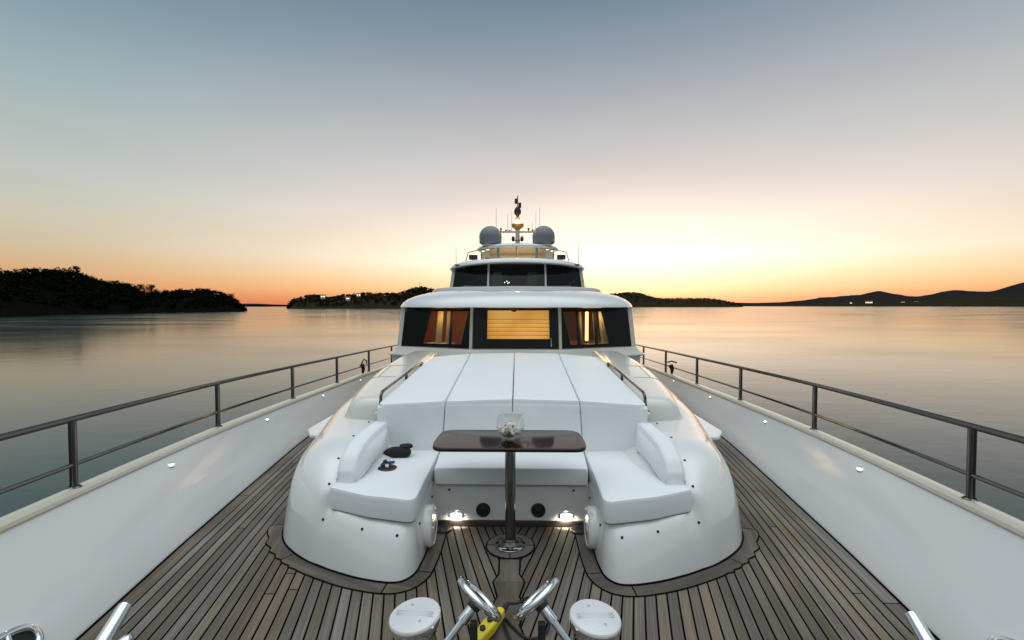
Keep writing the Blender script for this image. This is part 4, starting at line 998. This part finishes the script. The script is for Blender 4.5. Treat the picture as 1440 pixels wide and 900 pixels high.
tree((-268,776,10),13,5.0,'dense pine midway along the headland skyline',8,FOL2)
def house(loc,w,d,h,rz,label,lit):
    t=thing('house',loc,label,'house','shore houses'); M=Matrix.Translation(loc)@Matrix.Rotation(rz,4,'Z')
    P=lambda x,y,z: tuple(M@V((x,y,z)))
    mb=MB(); 
    for a,b in (((-w,-d),(w,-d)),((w,-d),(w,d)),((w,d),(-w,d)),((-w,d),(-w,-d))): mb.poly([P(*[v/2 for v in a],-2),P(*[v/2 for v in b],-2),P(*[v/2 for v in b],h),P(*[v/2 for v in a],h)])
    mb.build('wall',HOUSEM,t)
    e=.3*w/6; mb=MB(); mb.grid([[P(-w/2-e,-d/2-e,h),P(w/2+e,-d/2-e,h)],[P(-w/2-e,0,h+d*.3),P(w/2+e,0,h+d*.3)],[P(-w/2-e,d/2+e,h),P(w/2+e,d/2+e,h)]]); mb.poly([P(-w/2,-d/2,h),P(-w/2,d/2,h),P(-w/2,0,h+d*.28)]); mb.poly([P(w/2,-d/2,h),P(w/2,d/2,h),P(w/2,0,h+d*.28)]); mb.build('roof',ROOFM,t)
    for k in range(lit):
        cx_=(-w/2+w*(k+.5)/lit); mb=MB(); mb.box(V(P(cx_,-d/2-.03,h*.55)),(w/lit*.55,.05,h*.5),Matrix.Rotation(rz,3,'Z')); mb.build('window',LITW,t)
house((-258,346,3.0),6,4,2.4,R(36),'tiny lit house low on the shore of the nearer island',3)
house((-273,404,7.5),6,5,3.5,R(34),'pale house on the low end of the nearer island',1)
house((-294,676,13.5),7,5,3.5,R(20),'pale lit house near the tip of the headland',2)
house((-247,694,16.5),6,5,3,R(18),'pale lit house higher up the middle of the headland',2)
house((-262,690,11),7,5,3,R(18),'dim pale house below the highest lit house on the headland',1)
house((2085,2757,14),34,16,12,R(-36),'largest lit building at the foot of the far slate hills',5)
house((2200,2654,14),16,12,9,R(-38),'lit building further along the foot of the far slate hills',3)
house((2240,2613,16),18,12,8,R(-38),'low lit building at the sunset-facing end of the far shore lights',2)
house((2010,2800,14),14,10,7,R(-36),'smallest dim building before the largest far shore building',1)
mb=MB(); mb.tube([(-173,786,27),(-173,786,43)],[.5,.25],6); mb.box((-173,786,40),(3,.4,.4)); tag(mb.build('radio_mast',DARKM),'faint radio mast on top of the headland hill','radio mast')

# ------------------------------------------------------------------ sky, sun
w=bpy.data.worlds.new('World'); SC.world=w; w.use_nodes=True; N=w.node_tree.nodes; L=w.node_tree.links
bg=N['Background']
tc=N.new('ShaderNodeTexCoord'); nv=N.new('ShaderNodeVectorMath'); nv.operation='NORMALIZE'; L.new(tc.outputs['Generated'],nv.inputs[0])
sx=N.new('ShaderNodeSeparateXYZ'); L.new(nv.outputs[0],sx.inputs[0])
SAZ=R(12.5)
def mth(op,a,b=None,c=None,cl=False):
    n=N.new('ShaderNodeMath'); n.operation=op; n.use_clamp=cl
    for i,q in enumerate((a,b,c)):
        if q is None: continue
        if isinstance(q,(int,float)): n.inputs[i].default_value=q
        else: L.new(q,n.inputs[i])
    return n.outputs[0]
hl=mth('SQRT',mth('ADD',mth('MULTIPLY',sx.outputs[0],sx.outputs[0]),mth('MULTIPLY',sx.outputs[1],sx.outputs[1])))
az=mth('DIVIDE',mth('ADD',mth('MULTIPLY',sx.outputs[0],math.sin(SAZ)),mth('MULTIPLY',sx.outputs[1],math.cos(SAZ))),mth('MAXIMUM',hl,.001))
def ramp(stops):
    r=N.new('ShaderNodeValToRGB'); r.color_ramp.interpolation='B_SPLINE' if False else 'LINEAR'
    e=r.color_ramp.elements
    while len(e)>1: e.remove(e[-1])
    e[0].position=(stops[0][0]+.1)/1.1; 
    for i,(p,c,k) in enumerate(stops):
        el=e[0] if i==0 else e.new((p+.1)/1.1); el.color=(*[v*k for v in lin(c)],1)
    L.new(mth('DIVIDE',mth('ADD',sx.outputs[2],.1),1.1,cl=True),r.inputs[0]); return r.outputs[0]
TOPZ=[(.70,(165,185,198),1.),(.85,(230,236,240),1.75),(1.,(238,243,246),1.9)]  # zenith raised above dusk brightness, added light for the white surfaces
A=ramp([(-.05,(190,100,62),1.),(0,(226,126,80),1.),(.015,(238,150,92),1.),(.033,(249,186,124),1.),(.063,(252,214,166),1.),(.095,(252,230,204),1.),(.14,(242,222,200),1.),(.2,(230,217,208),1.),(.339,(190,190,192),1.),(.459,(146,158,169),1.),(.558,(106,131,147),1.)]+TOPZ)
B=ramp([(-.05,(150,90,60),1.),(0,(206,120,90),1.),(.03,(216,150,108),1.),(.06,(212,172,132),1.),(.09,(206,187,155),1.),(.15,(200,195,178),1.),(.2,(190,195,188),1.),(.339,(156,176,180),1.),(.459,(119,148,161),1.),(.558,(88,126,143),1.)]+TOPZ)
C=ramp([(-.05,(45,54,56),1.),(0,(70,76,82),1.),(.08,(86,92,98),1.),(.2,(110,122,127),1.),(.4,(152,168,174),1.),(.7,(214,225,230),1.35),(.85,(230,238,242),1.75),(1.,(238,243,246),1.9)])  # sky behind the camera, its upper part brightened as added fill light
def mixc(f,a,b):
    n=N.new('ShaderNodeMix'); n.data_type='RGBA'; L.new(f,n.inputs['Factor']); L.new(a,n.inputs['A']); L.new(b,n.inputs['B']); return n.outputs['Result']
def smooth(v,a,b):
    n=N.new('ShaderNodeMapRange'); n.interpolation_type='SMOOTHSTEP'; n.inputs['From Min'].default_value=a; n.inputs['From Max'].default_value=b; L.new(v,n.inputs['Value']); return n.outputs['Result']
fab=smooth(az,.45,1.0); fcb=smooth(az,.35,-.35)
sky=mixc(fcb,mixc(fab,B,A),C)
# broad glow over the place where the sun went down
sd=V((math.sin(SAZ)*math.cos(R(4.5)),math.cos(SAZ)*math.cos(R(4.5)),math.sin(R(4.5))))
dt=N.new('ShaderNodeVectorMath'); dt.operation='DOT_PRODUCT'; L.new(nv.outputs[0],dt.inputs[0]); dt.inputs[1].default_value=sd
gz=mth('DIVIDE',mth('SUBTRACT',sx.outputs[2],.088),.095)
gl=mth('MULTIPLY',mth('MULTIPLY',mth('EXPONENT',mth('MULTIPLY',mth('MULTIPLY',gz,gz),-1.)),mth('EXPONENT',mth('MULTIPLY',mth('SUBTRACT',az,1.),11.))),.52)
gc=N.new('ShaderNodeCombineColor'); 
for i,k in enumerate((1.,.94,.84)): L.new(mth('MULTIPLY',gl,k),gc.inputs[i])
ac=N.new('ShaderNodeMix'); ac.data_type='RGBA'; ac.blend_type='ADD'; ac.inputs['Factor'].default_value=1; L.new(sky,ac.inputs['A']); L.new(gc.outputs[0],ac.inputs['B'])
# faint cloud streaks
mp=N.new('ShaderNodeMapping'); mp.inputs['Scale'].default_value=(1.5,1.5,9); L.new(nv.outputs[0],mp.inputs[0]); cn=N.new('ShaderNodeTexNoise'); cn.inputs['Scale'].default_value=2.2; cn.inputs['Detail'].default_value=5; L.new(mp.outputs[0],cn.inputs['Vector'])
cm=N.new('ShaderNodeMix'); cm.data_type='RGBA'; cm.blend_type='MULTIPLY'; cm.inputs['Factor'].default_value=1; L.new(ac.outputs['Result'],cm.inputs['A'])
cv=mth('ADD',mth('MULTIPLY',cn.outputs['Fac'],.11),.945); cc=N.new('ShaderNodeCombineColor'); [L.new(cv,cc.inputs[i]) for i in range(3)]; L.new(cc.outputs[0],cm.inputs['B'])
ns=N.new('ShaderNodeTexSky'); ns.sky_type='NISHITA'; ns.sun_disc=False; ns.sun_elevation=R(1.5); ns.sun_rotation=SAZ
na=N.new('ShaderNodeMix'); na.data_type='RGBA'; na.blend_type='ADD'; na.inputs['Factor'].default_value=.02; L.new(cm.outputs['Result'],na.inputs['A']); L.new(ns.outputs[0],na.inputs['B'])
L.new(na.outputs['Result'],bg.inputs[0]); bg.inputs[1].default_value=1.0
# the sun itself has set: no sun lamp, only its afterglow and the brightened upper sky

# ------------------------------------------------------------------ camera and output
cam=bpy.data.cameras.new('camera'); cam.lens=16; cam.sensor_width=36; cam.clip_start=.05; cam.clip_end=60000
co=bpy.data.objects.new('camera',cam); COL.objects.link(co); co.location=(.0625,0,1.6)
co.rotation_euler=(R(90-1.79),0,R(.985)); SC.camera=co
SC.view_settings.view_transform='Standard'; SC.view_settings.look='None'; SC.view_settings.exposure=0; SC.view_settings.gamma=1
SC.render.engine='CYCLES'; SC.cycles.use_denoising=True; SC.cycles.max_bounces=8; SC.cycles.transparent_max_bounces=12; SC.cycles.sample_clamp_indirect=6
